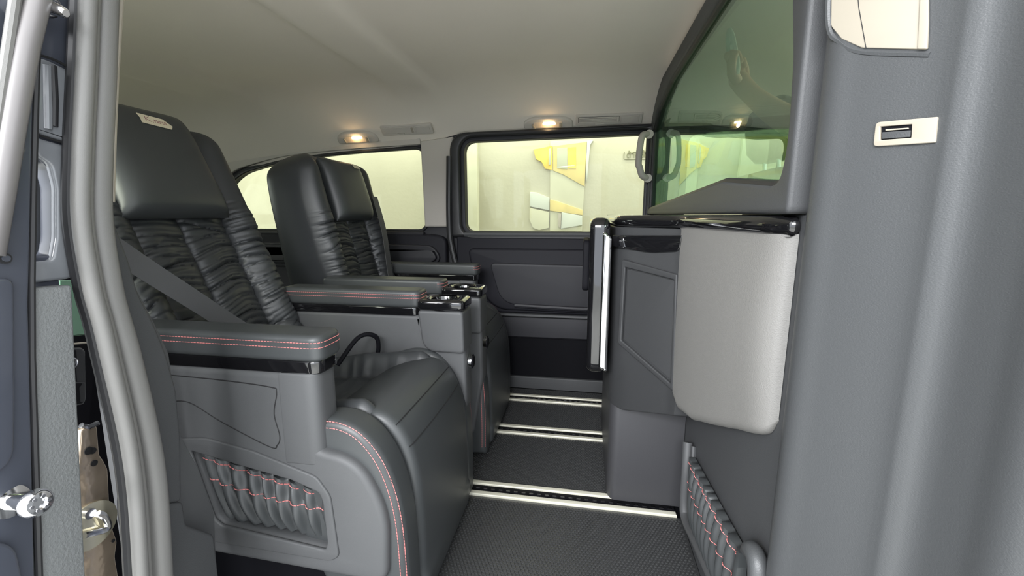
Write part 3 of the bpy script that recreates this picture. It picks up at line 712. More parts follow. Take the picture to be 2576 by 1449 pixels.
# ================================================================== PARTITION
def partition():
    XFR = 0.250
    t = thing('partition', 'dark partition behind the cab with a sloped green tinted glass pane', 'partition', (0.27, 1.2, 0.0))
    def yz(p, X): q = onX(p, X); return (min(q.y, 1.888), q.z)
    outer = [yz(p, XFR) for p in [(1650, 230), (1780, 0)]]
    out = [(1.888, 0.801), (1.888, 1.165), (1.80, 1.262), (1.70, 1.275), (0.60, 1.275), (0.60, 0.801)]
    gl = [(1641, 527), (1822, 457), (1950, 468), (1972, 450), (1986, 390), (1996, 300), (2005, 150), (2003, 0), (1998, -60), (1900, -60), (1858, 0), (1700, 215), (1660, 290), (1645, 345)]
    g = [yz(p, 0.256) for p in gl]
    g[0] = (1.862, 0.822); g[-1] = (1.862, 1.128); g[-2] = (1.74, 1.185); g[-3] = (1.52, 1.222)
    g[8:11] = [(0.66, 1.222), (1.0, 1.225), (1.25, 1.225)]
    hole = rp(g, 0.012, 5)
    plate('frame', rp(out, 0.01, 3), 0.250, 0.290, 'greyd', t, frame='YZ', holes=[hole], bevel=0.006)
    MB().tube([Vector((0.262, a, b)) for a, b in hole], 0.0075, 8, closed=True).build('glass_seal', 'rubberd', t)
    plate('glass_pane', ring_pts(hole, -0.0) , 0.266, 0.270, 'mirror', t, frame='YZ', bevel=0.0008)
    plate('lower_wall', rp([(1.888, 0.0), (0.575, 0.0), (0.575, 0.80), (1.888, 0.80)], 0), 0.276, 0.300, 'greyd', t, frame='YZ', bevel=0.002)
    # map pocket low on the wall
    def p3(p, X=0.262): return onX(p, X)
    rim_o = [(1.145, 0.205, 0.02), (1.145, 0.02, 0.02), (1.135, 0.004, 0.02), (0.60, 0.02, 0.02), (0.60, 0.225, 0.03), (0.66, 0.245, 0.04), (0.735, 0.225, 0.02), (1.11, 0.215, 0.02)]
    pr = plate('pocket_frame', rp([(1.140, 0.215, 0.02), (1.085, 0.150, 0.02), (1.085, 0.02, 0.02)], 0.01), 0.262, 0.276, 'shell', t, frame='YZ') if False else None
    # frame strip follows the pocket's front edge
    path = smooth_path([onX((1730, 1112), 0.262), onX((1727, 1180), 0.259), onX((1722, 1270), 0.258), onX((1727, 1310), 0.258), onX((1755, 1370), 0.258), onX((1800, 1470), 0.258), onX((1840, 1560), 0.258)], 6)
    MB().tube(path, 0.0115, 12).build('pocket_frame', 'shell', t)
    MB().tube(smooth_path([p+Vector((0.010, -0.018, 0.0)) for p in path], 1), 0.006, 8).build('pocket_lip', 'greyd', t)
    gathered('storage_pocket', onX((1738, 1150), 0.262), onX((1866, 1392), 0.262), onX((1736, 1300), 0.262)+Vector((0, 0, -0.01)), onX((1850, 1580), 0.262), (-1, -0.15, 0), t, 10.5, 0.0065, 2.0, 0.004)
    k = smooth_path([onX((1868, 1385), 0.262), onX((1890, 1384), 0.258), onX((1905, 1415), 0.258), onX((1906, 1480), 0.258), onX((1900, 1560), 0.26)], 6)
    MB().tube(k, [0.004+0.010*min(1, i/6) for i in range(len(k))], 12).build('pocket_end_cap', 'grey', t)
    return t
partition()

# ================================================================== B PILLAR
def pillar():
    t = thing('door_pillar', 'tall grey vinyl covered door pillar at the right edge of the opening', 'pillar', (0.33, 0.5, -0.05))
    plan = smooth_path([(0.285, 0.70, 0), (0.281, 0.63, 0), (0.272, 0.595, 0), (0.261, 0.572, 0), (0.262, 0.553, 0), (0.275, 0.532, 0), (0.292, 0.504, 0), (0.3045, 0.4835, 0), (0.3105, 0.4725, 0), (0.3135, 0.4655, 0), (0.3160, 0.4590, 0), (0.3205, 0.4525, 0), (0.3265, 0.4455, 0), (0.3312, 0.437, 0), (0.3345, 0.425, 0), (0.3380, 0.40, 0), (0.342, 0.36, 0), (0.385, 0.31, 0), (0.43, 0.27, 0)], 5)
    full = [(p.x, p.y) for p in plan]+[(0.50, 0.27), (0.50, 0.70)]
    rings = []
    for k in range(40):
        z = -0.06+1.38*k/39; rings.append([Vector((x, y, z)) for x, y in full])
    MB().loft(rings).build('cover', 'grey', t, 60)
    o = Vector((0.275, 0.532, 0)); d = Vector((0.3105-0.275, 0.4725-0.532, 0)).normalized(); n = Vector((-d.y, d.x, 0))
    if n.y > 0: n = -n
    fr = (o, d, Vector((0, 0, 1)), n)
    def L(p, off=0.0):
        q = onP(p, o+n*off, n)-o; return (q.dot(d), q.z)
    A = [(2334, -90), (2336, 60), (2333, 125), (2170, 121), (2118, 98), (2092, 66), (2094, -90)]
    wnd = plate('upper_trim', rp([L(p) for p in A], 0.0025, 4), -0.004, 0.0016, 'ivory', t, frame=fr, bevel=0.001)
    plate('bright_edge', rp([L(p, 0.002) for p in [(2318, -90), (2336, -90), (2336, 60), (2333, 124), (2308, 124)]], 0.0015, 3), 0.0, 0.003, 'ivory', wnd, frame=fr, bevel=0.001)
    MB().tube([o+d*L(p, 0.002)[0]+Vector((0, 0, L(p, 0.002)[1]))+n*0.0015 for p in [(2150, -90), (2160, 20), (2178, 121)]], 0.0005, 4).build('panel_joint', 'seam', wnd)
    # recessed rim below the opening
    MB().tube([o+d*L(p)[0]+Vector((0, 0, L(p)[1]))-n*0.0022 for p in [(w.x, w.y) for w in smooth_path([(2084, -80, 0), (2083, 66, 0), (2112, 106, 0), (2168, 131, 0), (2338, 137, 0)], 5)]], 0.0035, 8).build('opening_rim', 'grey', t)
    sw = thing('switch_plate', 'ivory switch plate with a dark rocker set in the grey door pillar', 'switch', o+d*L((2280, 330))[0]+Vector((0, 0, L((2280, 330))[1])))
    rk = [L(p) for p in [(2218, 319), (2298, 313), (2296, 347), (2218, 353)]]
    plate('surround', rp([(*L((2207, 308)), 0.004), (*L((2363, 294)), 0.001), (*L((2357, 359)), 0.001), (*L((2200, 369)), 0.004)], 0.002, 4), -0.003, 0.0028, 'ivory', sw, frame=fr, holes=[rp(rk, 0.0006, 3)], bevel=0.0008)
    plate('recess', rp([L(p) for p in [(2214, 316), (2301, 309), (2299, 350), (2214, 356)]], 0.0006, 3), -0.003, 0.0006, 'blackpl', sw, frame=fr, bevel=0.0002)
    plate('rocker', rp([L(p) for p in [(2222, 333), (2294, 328), (2293, 345), (2221, 350)]], 0.0006, 3), 0.0, 0.0022, 'greyd', sw, frame=fr, bevel=0.0005)
    plate('white_mark', rp([L(p) for p in [(2231, 325.5), (2288, 321.5), (2288, 325), (2231, 329.5)]], 0.0002, 3), 0.0, 0.0024, 'ivory', sw, frame=fr, bevel=0.0002)
pillar()

# ================================================================== CABINET IN FRONT OF THE SEATS
def cabinet():
    t = thing('cabinet', 'grey bulging cabinet with a glossy black lid fixed to the partition', 'cabinet', (0.2, 1.1, 0.0))
    # bulging light grey cover
    C1 = smooth_path([(0.203, 0.985, 0), (0.209, 0.945, 0), (0.219, 0.88, 0), (0.231, 0.80, 0), (0.243, 0.715, 0), (0.252, 0.655, 0), (0.262, 0.628, 0), (0.275, 0.617, 0)], 8)
    n = len(C1)
    zb = [0.392, 0.366, 0.376, 0.408, 0.445, 0.470, 0.488, 0.515]
    def zbot(i):
        q = i/(n-1)*7; a = int(min(6, q)); return zb[a]+(zb[a+1]-zb[a])*(q-a)
    cols = []
    for i, p in enumerate(C1):
        a = C1[max(0, i-1)]; b = C1[min(n-1, i+1)]; d = (b-a).normalized(); nn = Vector((d.y, -d.x, 0))
        if nn.x > 0: nn = -nn
        col = []; b0 = zbot(i); R = 0.028; inn = Vector((0.93, 0.36, 0)); R = min(R, max(0.003, (0.276-p.x)*0.98))
        bulge = 0.010*math.sin(PI*min(1, i/(n-1)))
        col.append(p+Vector((0.05, 0.02, 0.775)))
        for k in range(14):
            z = 0.775-(0.775-b0-R)*k/13; w = math.sin(PI*k/13)
            col.append(p+nn*(bulge*w*0.9)+Vector((0, 0, z)))
        for k in range(1, 9):
            th = PI/2*k/8; col.append(p+inn*R*(1-math.cos(th))+Vector((0, 0, b0+R-R*math.sin(th))))
        col.append(Vector((0.275, p.y+0.04, b0+0.002)))
        cols.append(col)
    cols.append([Vector((0.2755, 0.70, v.z)) for v in cols[-1]])
    MB().loft(cols, closed_u=False, caps=False).build('bulging_cover', 'light', t, 60)
    # dark body: plan polygon
    plan = [(0.275, 0.97), (0.212, 0.965), (0.200, 0.985, 0.02), (0.108, 1.083, 0.03), (0.076, 1.13, 0.03), (0.072, 1.20), (0.072, 1.62, 0.02), (0.275, 1.62)]
    bdy = plate('body', rp([Vector(p[:2]).to_tuple()+tuple(p[2:]) for p in plan], 0.001, 6)[::-1], 0.295, 0.770, 'cab', t, frame='XY', bevel=0.004)
    for v in bdy.data.vertices:
        wy = v.co.y+bdy.parent.location.y
        if v.co.z < 0.45 and wy < 1.09: v.co.z += (1.09-wy)*0.42
    plate('lower_box', rp([(0.275, 1.116), (0.094, 1.116, 0.02), (0.080, 1.14, 0.02), (0.082, 1.60), (0.275, 1.60)][::-1], 0.001, 6), 0.012, 0.32, 'cabl', t, frame='XY', bevel=0.003)
    # face of the body towards the door: plane through two plan points
    A = Vector((0.108, 1.083, 0)); B = Vector((0.200, 0.985, 0)); d = (B-A).normalized(); nn = Vector((-abs(d.y), -abs(d.x), 0)).normalized()
    fr = (A, d, Vector((0, 0, 1)), nn)
    def L(p, off=0.0): q = onP(p, A+nn*off, nn)-A; return (q.dot(d), q.z)
    dr = [(1577, 672), (1700, 703), (1690, 962), (1567, 855)]
    plate('recess_rim', rp([(*L((1569, 652)), 0.008), (*L((1708, 690)), 0.004), (*L((1699, 985)), 0.004), (*L((1558, 862)), 0.008)], 0.005, 5), -0.002, 0.0075, 'cab', t, frame=fr, holes=[rp([L(p) for p in dr], 0.002, 4)], bevel=0.003)
    dd = plate('door', rp([L(p) for p in [(1580, 677), (1697, 706), (1688, 955), (1570, 853)]], 0.002, 4), -0.002, 0.0015, 'cab', t, frame=fr, bevel=0.001)
    plate('drawer_front', rp([(*L((1544, 592)), 0.001), (*L((1720, 592)), 0.002), (*L((1712, 632)), 0.012), (*L((1640, 636)), 0.02), (*L((1545, 620)), 0.002)], 0.004, 6), -0.004, 0.006, 'piano', t, frame=fr, bevel=0.002)
    # glossy lid follows the plan
    lid = [(0.275, 0.612, 0.01), (0.262, 0.615, 0.01), (0.246, 0.650, 0.02), (0.236, 0.715), (0.224, 0.80), (0.212, 0.88), (0.202, 0.945), (0.192, 0.988, 0.02), (0.100, 1.077, 0.03), (0.072, 1.125, 0.03), (0.068, 1.62), (0.275, 1.62)]
    plate('lid', rp(lid, 0.01, 6)[::-1], 0.771, 0.799, 'piano', t, frame='XY', bevel=0.013, bres=6)
    return t
cabinet()
def monitor():
    t = thing('folding_table', 'upright glossy black slab with a chrome edge on the cabinet flank', 'folding table', (0.03, 1.3, 0.385))
    plate('slab', rp([(1.098, 0.385, 0.03), (1.56, 0.385, 0.03), (1.56, 0.793, 0.03), (1.098, 0.793, 0.03)], 0.03, 8), 0.012, 0.062, 'piano', t, frame='YZ', bevel=0.018, bres=6)
    plate('chrome_edge', rp([(0.0435, 0.405, 0.006), (0.0655, 0.395, 0.006), (0.0655, 0.745, 0.01), (0.0435, 0.762, 0.012)], 0.006, 5), 1.088, 1.106, 'chrome', t, frame='XZ', bevel=0.007, bres=5)
    plate('bracket', rp([(1.13, 0.60, 0.02), (1.30, 0.60, 0.02), (1.30, 0.735, 0.02), (1.13, 0.735, 0.02)], 0.02), -0.004, 0.013, 'blackpl', t, frame='YZ', bevel=0.005)
monitor()

# ================================================================== LEFT DOOR JAMB
JX = -0.55
def yzp(p, X=JX): q = onX(p, X); return (q.y, q.z)
def jpoly(pts, X=JX, r=0.003, n=4): return rp([(*yzp(p[:2], X), *( [p[2]] if len(p) > 2 else [])) for p in pts], r, n)
def jplate(name, pts, X0, X1, m, parent=None, r=0.003, holes=(), bevel=0.0015, n=4, bres=3):
    return plate(name, jpoly(pts, X1, r, n), X0, X1, m, parent, frame='YZ', holes=holes, bevel=bevel, bres=bres)
# weatherstrip
def seal():
    t = thing('weatherstrip', 'grey ribbed rubber weatherstrip curving down the left door opening', 'weatherstrip', (-0.53, 0.40, 0.3))
    b1 = [(226, -120), (222, 0), (214, 200), (205, 400), (205, 560), (232, 724), (255, 810), (276, 900), (321, 1100), (342, 1250), (355, 1449), (362, 1560)]
    b2 = [(272, -120), (264, 0), (257, 200), (248, 400), (249, 560), (275, 724), (298, 810), (324, 900), (372, 1100), (394, 1250), (406, 1449), (412, 1560)]
    MB().tube(smooth_path([onX(p, -0.532) for p in b1], 6), 0.0082, 14).build('outer_bead', 'rubber', t)
    MB().tube(smooth_path([onX((p[0]+10, p[1]), -0.536) for p in b1], 6), 0.0075, 14).build('middle_bead', 'rubber', t)
    MB().tube(smooth_path([onX(p, -0.543) for p in b2], 6), 0.0125, 18).build('inner_bead', 'rubber', t)
    MB().tube(smooth_path([onX((p[0]-26, p[1]), -0.553) for p in b1], 6), 0.0075, 10).build('base_lip', 'rubberd', t)
seal()
# ivory strip along the inner edge
o = MB().tube(smooth_path([onX(p, -0.548) for p in [(310, -100), (304, 0), (294, 150), (287, 300), (283, 420), (281, 508)]], 8), 0.0030, 8).build('edge_strip', 'ivory')
tag(o, 'narrow ivory strip down the inner edge of the left weatherstrip', 'trim strip')
# inner trim of the pillar: dark vinyl
def inner_trim():
    t = thing('pillar_trim', 'dark green grey vinyl trim behind the left weatherstrip, widening downwards', 'pillar trim', (-0.58, 0.47, -0.02))
    pts = [(255, 500), (289, 515), (292, 560), (330, 660), (352, 740), (385, 800), (418, 880), (447, 980), (458, 1100), (460, 1262), (380, 1275), (330, 1000), (280, 800), (250, 640)]
    jplate('cover', pts, -0.585, -0.566, 'greyd', t, 0.01, bevel=0.006, n=5, bres=4)
    pts = [(360, 1268), (462, 1262), (470, 1320), (540, 1345), (552, 1449), (560, 1640), (380, 1640)]
    jplate('lower_cover', pts, -0.60, -0.568, 'greyd', t, 0.006, bevel=0.005)
    # slim dark post behind
    jplate('rear_post', [(290, 600), (304, 650), (340, 720), (390, 815), (425, 890), (452, 1090), (500, 1180), (540, 1300), (545, 1449), (400, 1500), (300, 800)], -0.655, -0.60, 'shell', t, 0.006)
inner_trim()
def jamb():
    t = thing('door_jamb', 'dark painted metal door jamb with pressed recesses at the left edge', 'door jamb', (-0.58, 0.33, 0.2))
    rec = jpoly([(86, 395), (120, 415), (136, 470), (137, 600), (128, 645), (72, 648), (70, 400)], -0.565, 0.006)
    low = jpoly([(150, 690), (232, 690), (258, 780), (296, 900), (345, 1100), (366, 1300), (380, 1640), (205, 1640), (180, 1100), (158, 860)], -0.565, 0.003)
    plate('inner_panel', jpoly([(-300, -200), (245, -200), (230, 0), (215, 300), (212, 500), (262, 724), (325, 900), (385, 1100), (402, 1300), (410, 1640), (-300, 1640)], -0.565, 0.001), -0.585, -0.565, 'paint', t, frame='YZ', holes=[rec, low], bevel=0.002)
    plate('recess_floor', jpoly([(40, 380), (160, 380), (160, 680), (40, 680)], -0.60, 0.002), -0.62, -0.600, 'paintl', t, frame='YZ')
    jplate('void_backing', [(150, 680), (268, 680), (325, 850), (395, 1100), (420, 1700), (150, 1700)], -0.700, -0.69, 'blackpl', t)
    # pressed panel, paint lightened for its reflections, with a vertical rib
    jplate('pressed_panel', [(88, 143), (120, 148), (186, 180), (190, 366), (84, 333)], -0.570, -0.558, 'paintl', t, 0.004, bevel=0.005, bres=4)
    MB().tube([onX(p, -0.557) for p in [(118, 165), (120, 250), (121, 325)]], 0.0035, 10).build('pressed_rib', 'paintl', t)
    MB().tube([onX(p, -0.5575) for p in [(133, 165), (137, 250), (136, 318)]], 0.0032, 10).build('pressed_groove', 'rubberd', t)
    jplate('lower_pressing', [(82, 342), (188, 372), (184, 700), (72, 715), (70, 660), (132, 655), (142, 600), (142, 470), (128, 412), (90, 388)], -0.570, -0.560, 'paintl', t, 0.005, bevel=0.0035)
    MB().tube(smooth_path([onX(p, -0.559) for p in [(84, 335), (130, 350), (190, 368)]], 4), 0.0012, 6).build('joint_line', 'seam', t)
    MB().tube(smooth_path([onX(p, -0.557) for p in [(98, 138), (140, 152), (186, 178)]], 4), 0.0014, 6).build('joint_line', 'seam', t)
    # outer flange
    fl = jplate('flange', [(72, 60), (100, 120), (88, 200), (82, 430), (76, 700), (74, 760), (96, 1700), (-60, 1700), (-60, 420), (20, 330), (60, 60)], -0.556, -0.540, 'paint', t, 0.004, bevel=0.003)
    MB().tube([onX(p, -0.543) for p in [(106, -60), (96, 60), (90, 200), (84, 430), (79, 700), (80, 900), (90, 1200), (100, 1500)]], 0.0030, 8).build('flange_seal', 'rubberd', t)
    # satin rail running down the outer edge
    rings = MB().tube([onX(p, -0.530) for p in [(112, -120), (95, 0), (68, 110), (44, 240), (22, 370), (4, 480), (-24, 640)]], 0.0095, 14)
    rings.build('edge_rail', 'satin', t)
    MB().tube([onX(p, -0.532) for p in [(52, -120), (38, 0), (22, 110), (0, 260), (-26, 440)]], 0.0045, 10).build('outer_bead', 'rubber', t)
    jplate('raised_pad', [(-60, 700), (38, 700), (40, 1000), (38, 1140), (18, 1178), (-60, 1210)], -0.541, -0.535, 'paint', t, 0.008, bevel=0.003)
    jplate('lower_pad', [(-60, 1368), (20, 1366), (44, 1385), (58, 1449), (70, 1700), (-60, 1700)], -0.541, -0.533, 'paint', t, 0.008, bevel=0.003)
    for (x, y, r) in ((29, 356, 0.0060), (6, 650, 0.0050)):
        c = onX((x, y), -0.540); MB().tube([c, c+Vector((0.004, 0, 0))], r, 20).build('plug', 'rubberd', t)
        MB().tube([c, c+Vector((0.0052, 0, 0))], r*0.6, 20).build('plug_cap', 'paint', t)
    return t
jamb()
o = jplate('jamb_cover', [(70, 726), (178, 718), (183, 722), (226, 1640), (98, 1640), (78, 1000)], -0.562, -0.544, 'jcover', None, 0.003, bevel=0.003)
tag(o, 'long light grey grained plastic cover plate on the left door jamb', 'cover plate')
# striker bolt
def bolt():
    c = onX((20, 1262), -0.543); t = thing('striker_bolt', 'chrome mushroom headed striker bolt sticking out of the left jamb', 'bolt', c)
    ax = (onX((95, 1266), -0.500)-c); L = ax.length; ax.normalize()
    def ring(a, r, n=24):
        s = ax.cross(Vector((0, 0, 1))).normalized(); u = s.cross(ax); return [c+ax*a+(s*math.cos(2*PI*k/n)+u*math.sin(2*PI*k/n))*r for k in range(n)]
    MB().loft([ring(-0.004, 0.0150), ring(0.001, 0.0160), ring(0.004, 0.0150), ring(0.005, 0.009)]).build('flange', 'chrome', t)
    MB().loft([ring(0.0, 0.0075), ring(L-0.006, 0.0070)]).build('shank', 'chrome', t)
    hd = MB().loft([ring(L-0.007, 0.0110), ring(L-0.004, 0.0130), ring(L, 0.0125), ring(L+0.004, 0.0095), ring(L+0.0045, 0.0060), ring(L+0.001, 0.0050), ring(L+0.001, 0.0005)]).build('head', 'chrome', t)
    mb = MB()
    for k in range(6):
        q = ring(L+0.0025, 0.0062, 6)[k]; mb.tube([q, q+ax*0.0025], 0.0016, 8)
    mb.build('drive_teeth', 'steel', hd)
bolt()
def pin():
    c = onX((108, 8), -0.548); t = thing('guide_pin', 'tapered steel guide pin in a collar high on the left jamb', 'pin', c)
    d = (onX((166, 34), -0.515)-c)
    MB().tube([c-d*0.25, c+d*0.12, c+d*0.25], [0.0125, 0.0128, 0.0095], 24).build('collar', 'steel', t)
    MB().tube([c+d*0.2, c+d*0.4, c+d*0.92, c+d], [0.0078, 0.0075, 0.0050, 0.0030], 20).build('pin', 'chrome', t)
pin()
c = onX((70, 95), -0.545)
o = MB().tube([c-Vector((0.006, 0, 0)), c+Vector((0.004, 0, 0)), c+Vector((0.007, 0, 0))], [0.0065, 0.0062, 0.0035], 6).build('hex_screw', 'steel')
tag(o, 'small bright hex screw on the upper left jamb below the guide pin', 'screw')
# lock area seen through the gap
def lock():
    t = thing('lock_plate', 'champagne coloured lacquered metal plate standing in the dark gap of the left jamb', 'plate', (-0.62, 0.38, 0.2))
    X = -0.62
    pl = [(205, 1080), (218, 1074), (245, 1072), (251, 1145), (262, 1160), (272, 1180), (276, 1260), (284, 1330), (295, 1362), (290, 1400), (298, 1449), (300, 1640), (200, 1640), (195, 1200)]
    jplate('plate', pl, X-0.008, X, 'peach', t, 0.003, bevel=0.002)
    MB().tube([onX(p, X+0.001) for p in [(204, 1070), (222, 1075), (246, 1064)]], 0.0035, 8).build('upper_clip', 'chrome', t)
    for p, r in (((222, 1134), 0.0050), ((232, 1134), 0.0042), ((236, 1165), 0.0040), ((284, 1360), 0.0022)):
        c = onX(p, X); MB().tube([c, c+Vector((0.0012, 0, 0))], r, 14).build('hole', 'seam', t)
    c = onX((228, 1322), X)
    dsc = MB().tube([c, c+Vector((0.003, 0, 0))], 0.0300, 32).build('disc', 'brass', t)
    MB().tube(smooth_path([onX(p, X+0.010) for p in [(212, 1348), (240, 1340), (264, 1333), (272, 1322), (262, 1300), (245, 1292)]], 5), 0.0042, 10).build('hook', 'chrome', t)
    c2 = onX((222, 1292), X+0.003); MB().tube([c2, c2+Vector((0.004, 0, 0))], 0.0065, 16).build('rivet', 'steel', t)
lock()
def latch():
    t = thing('latch_box', 'small black latch box with a rounded edge in the gap of the left jamb', 'latch', (-0.64, 0.38, 0.5))
    jplate('case', [(150, 876), (208, 874), (217, 882), (219, 1004), (213, 1018), (180, 1024), (150, 1024)], -0.66, -0.64, 'piano', t, 0.004, bevel=0.003)
    MB().tube(smooth_path([onX(p, -0.639) for p in [(183, 900), (194, 906), (193, 918), (184, 926)]], 5), 0.0010, 6).build('ring', 'steel', t)
    jplate('lower_case', [(150, 962), (216, 960), (217, 1004), (213, 1016), (180, 1022), (150, 1022)], -0.645, -0.637, 'piano', t, 0.003, bevel=0.002)
latch()
o = jplate('tinted_pane', [(150, 705), (188, 705), (222, 842), (150, 850)], -0.66, -0.655, 'green', None, 0.001)
tag(o, 'sliver of green tinted glass showing through the gap of the left jamb', 'glass')
o = MB().tube([onX(p, -0.652) for p in [(226, 822), (226, 852), (222, 862), (176, 866)]], 0.0014, 6).build('pane_edge_clip', 'ivory')
tag(o, 'thin pale angle clip below the green glass sliver', 'clip')
o = MB().tube(smooth_path([onX(p, -0.64) for p in [(310, 1222), (306, 1260), (310, 1310), (318, 1330)]], 5), 0.005, 10).build('cable_conduit', 'rubberd')
tag(o, 'short dark ribbed cable conduit in the gap beside the champagne plate', 'conduit')

# ================================================================== BEYOND THE WINDOWS
WY = 3.1
def wpoly(pts): return [(onY(p, WY).x, onY(p, WY).z) for p in pts]
def board(name, pts, m, parent, depth=0.012, off=0.0):
    q = wpoly(pts)
    return plate(name, q, WY-depth-off, WY-off, m, parent, frame='XZ', bevel=0.0015)
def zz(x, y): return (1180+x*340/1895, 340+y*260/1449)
t = thing('reflection_board', 'patchwork of boards painted as yellow and cream reflections in the window glass', 'board', (0.0, WY-0.01, 0.6))  # reflections in the window glass, painted as coloured boards on the wall
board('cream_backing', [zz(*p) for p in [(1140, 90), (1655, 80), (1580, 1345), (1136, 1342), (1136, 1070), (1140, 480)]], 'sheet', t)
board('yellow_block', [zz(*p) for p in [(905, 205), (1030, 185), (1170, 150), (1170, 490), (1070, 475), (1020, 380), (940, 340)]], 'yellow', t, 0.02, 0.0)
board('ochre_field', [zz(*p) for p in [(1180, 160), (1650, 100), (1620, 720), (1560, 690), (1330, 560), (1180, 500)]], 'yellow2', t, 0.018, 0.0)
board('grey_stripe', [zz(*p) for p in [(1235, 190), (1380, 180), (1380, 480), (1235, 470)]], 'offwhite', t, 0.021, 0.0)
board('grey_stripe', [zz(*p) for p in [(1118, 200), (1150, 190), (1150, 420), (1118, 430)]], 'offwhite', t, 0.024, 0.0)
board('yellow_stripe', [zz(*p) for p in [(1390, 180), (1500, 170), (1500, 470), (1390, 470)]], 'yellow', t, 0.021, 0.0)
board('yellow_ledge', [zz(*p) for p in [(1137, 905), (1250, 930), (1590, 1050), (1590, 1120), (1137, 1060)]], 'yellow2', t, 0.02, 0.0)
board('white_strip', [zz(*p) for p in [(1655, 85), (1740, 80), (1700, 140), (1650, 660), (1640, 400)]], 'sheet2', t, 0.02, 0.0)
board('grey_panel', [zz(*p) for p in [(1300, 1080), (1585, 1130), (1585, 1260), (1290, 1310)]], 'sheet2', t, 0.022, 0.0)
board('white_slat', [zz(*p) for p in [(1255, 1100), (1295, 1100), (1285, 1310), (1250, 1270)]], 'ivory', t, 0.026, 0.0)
t = thing('leaning_sheet', 'pale square sheet with scratches fixed on the concrete wall left of the yellow reflection boards', 'sheet', (-0.2, WY-0.01, 0.5))
board('sheet', [zz(*p) for p in [(857, 800), (945, 805), (1130, 880), (1130, 1055), (855, 1000)]], 'sheet2', t, 0.016)
board('lower_sheet', [zz(*p) for p in [(855, 1020), (1130, 1080), (1120, 1300), (985, 1330), (900, 1300), (850, 1180)]], 'sheet', t, 0.014)
t = tag(board('pilaster', [(1100, 280), (1203, 280), (1207, 700), (1100, 700)], 'sheet', None, 0.05), 'pale rough pilaster on the concrete wall at the left of the sliding door window', 'pilaster')
# second sheet farther along the wall, reflected and seen in the cab glass
# stencilled frame sign
def sign():
    t = thing('wall_sign', 'faded framed stencil sign in Thai letters on the concrete wall by the grab handle', 'sign', onY((1600, 392), WY))
    def S(x, y): return (1540+x*100/2070, 360+y*70/1449)
    def w(p, d=0.004): q = onY(p, WY); return Vector((q.x, WY-d, q.z))
    MB().tube([w(S(*p)) for p in [(640, 480), (610, 560), (610, 810), (660, 850), (1000, 850), (1250, 840), (1750, 830), (2600, 820), (2600, 480)]], 0.0026, 6).build('border', 'signink', t)
    MB().tube([w(S(*p)) for p in [(880, 500), (1000, 520), (1200, 460), (1700, 440), (2600, 430)]], 0.0030, 6).build('border', 'signink', t)
    for txt, p in (('ด้านซึ่งบ', (720, 770)), ('17', (1590, 750))):
        cu = bpy.data.curves.new('letters', 'FONT'); cu.body = txt; cu.size = 0.055; cu.extrude = 0.002
        ob = bpy.data.objects.new('letters', cu); C.objects.link(ob)
        dg = bpy.context.evaluated_depsgraph_get(); me = bpy.data.meshes.new_from_object(ob.evaluated_get(dg)); bpy.data.objects.remove(ob)
        b = w(S(*p))
        for v in me.vertices: c = v.co.copy(); v.co = b+Vector((c.x, -c.z, c.y))
        link_mesh(me, 'lettering', 'signink', t)
sign()

# ================================================================== CAB: front seat and an arm behind the glass
def cab_seat():
    t = thing('front_seat', 'dark front seat with headrest seen dimly through the partition glass', 'front seat', (0.75, 1.45, 0.0))
    def lo(name, spec, m):
        rings = []
        for z, x, w, th in spec:
            rings.append([Vector((x+th*math.copysign(abs(math.cos(a))**0.6, math.cos(a)), 1.45+w*math.copysign(abs(math.sin(a))**0.6, math.sin(a)), z)) for a in [2*PI*k/28 for k in range(28)]])
        MB().loft(rings).build(name, m, t, 60)
    lo('backrest', [(0.35, 0.66, 0.20, 0.06), (0.5, 0.64, 0.23, 0.07), (0.7, 0.60, 0.23, 0.06), (0.88, 0.56, 0.19, 0.05), (0.93, 0.55, 0.14, 0.03)], 'leather2')
    lo('headrest', [(0.96, 0.55, 0.09, 0.03), (0.99, 0.545, 0.125, 0.045), (1.06, 0.54, 0.13, 0.05), (1.11, 0.535, 0.11, 0.04), (1.13, 0.535, 0.07, 0.015)], 'leather2')
    lo('cushion', [(0.0, 0.88, 0.20, 0.20), (0.30, 0.90, 0.22, 0.25), (0.38, 0.90, 0.23, 0.26), (0.42, 0.90, 0.19, 0.22)], 'leather2')
    for s in (-0.05, 0.05): MB().tube([(0.55, 1.45+s, 0.92), (0.545, 1.45+s, 0.98)], 0.006, 8).build('headrest_post', 'chrome', t)
cab_seat()
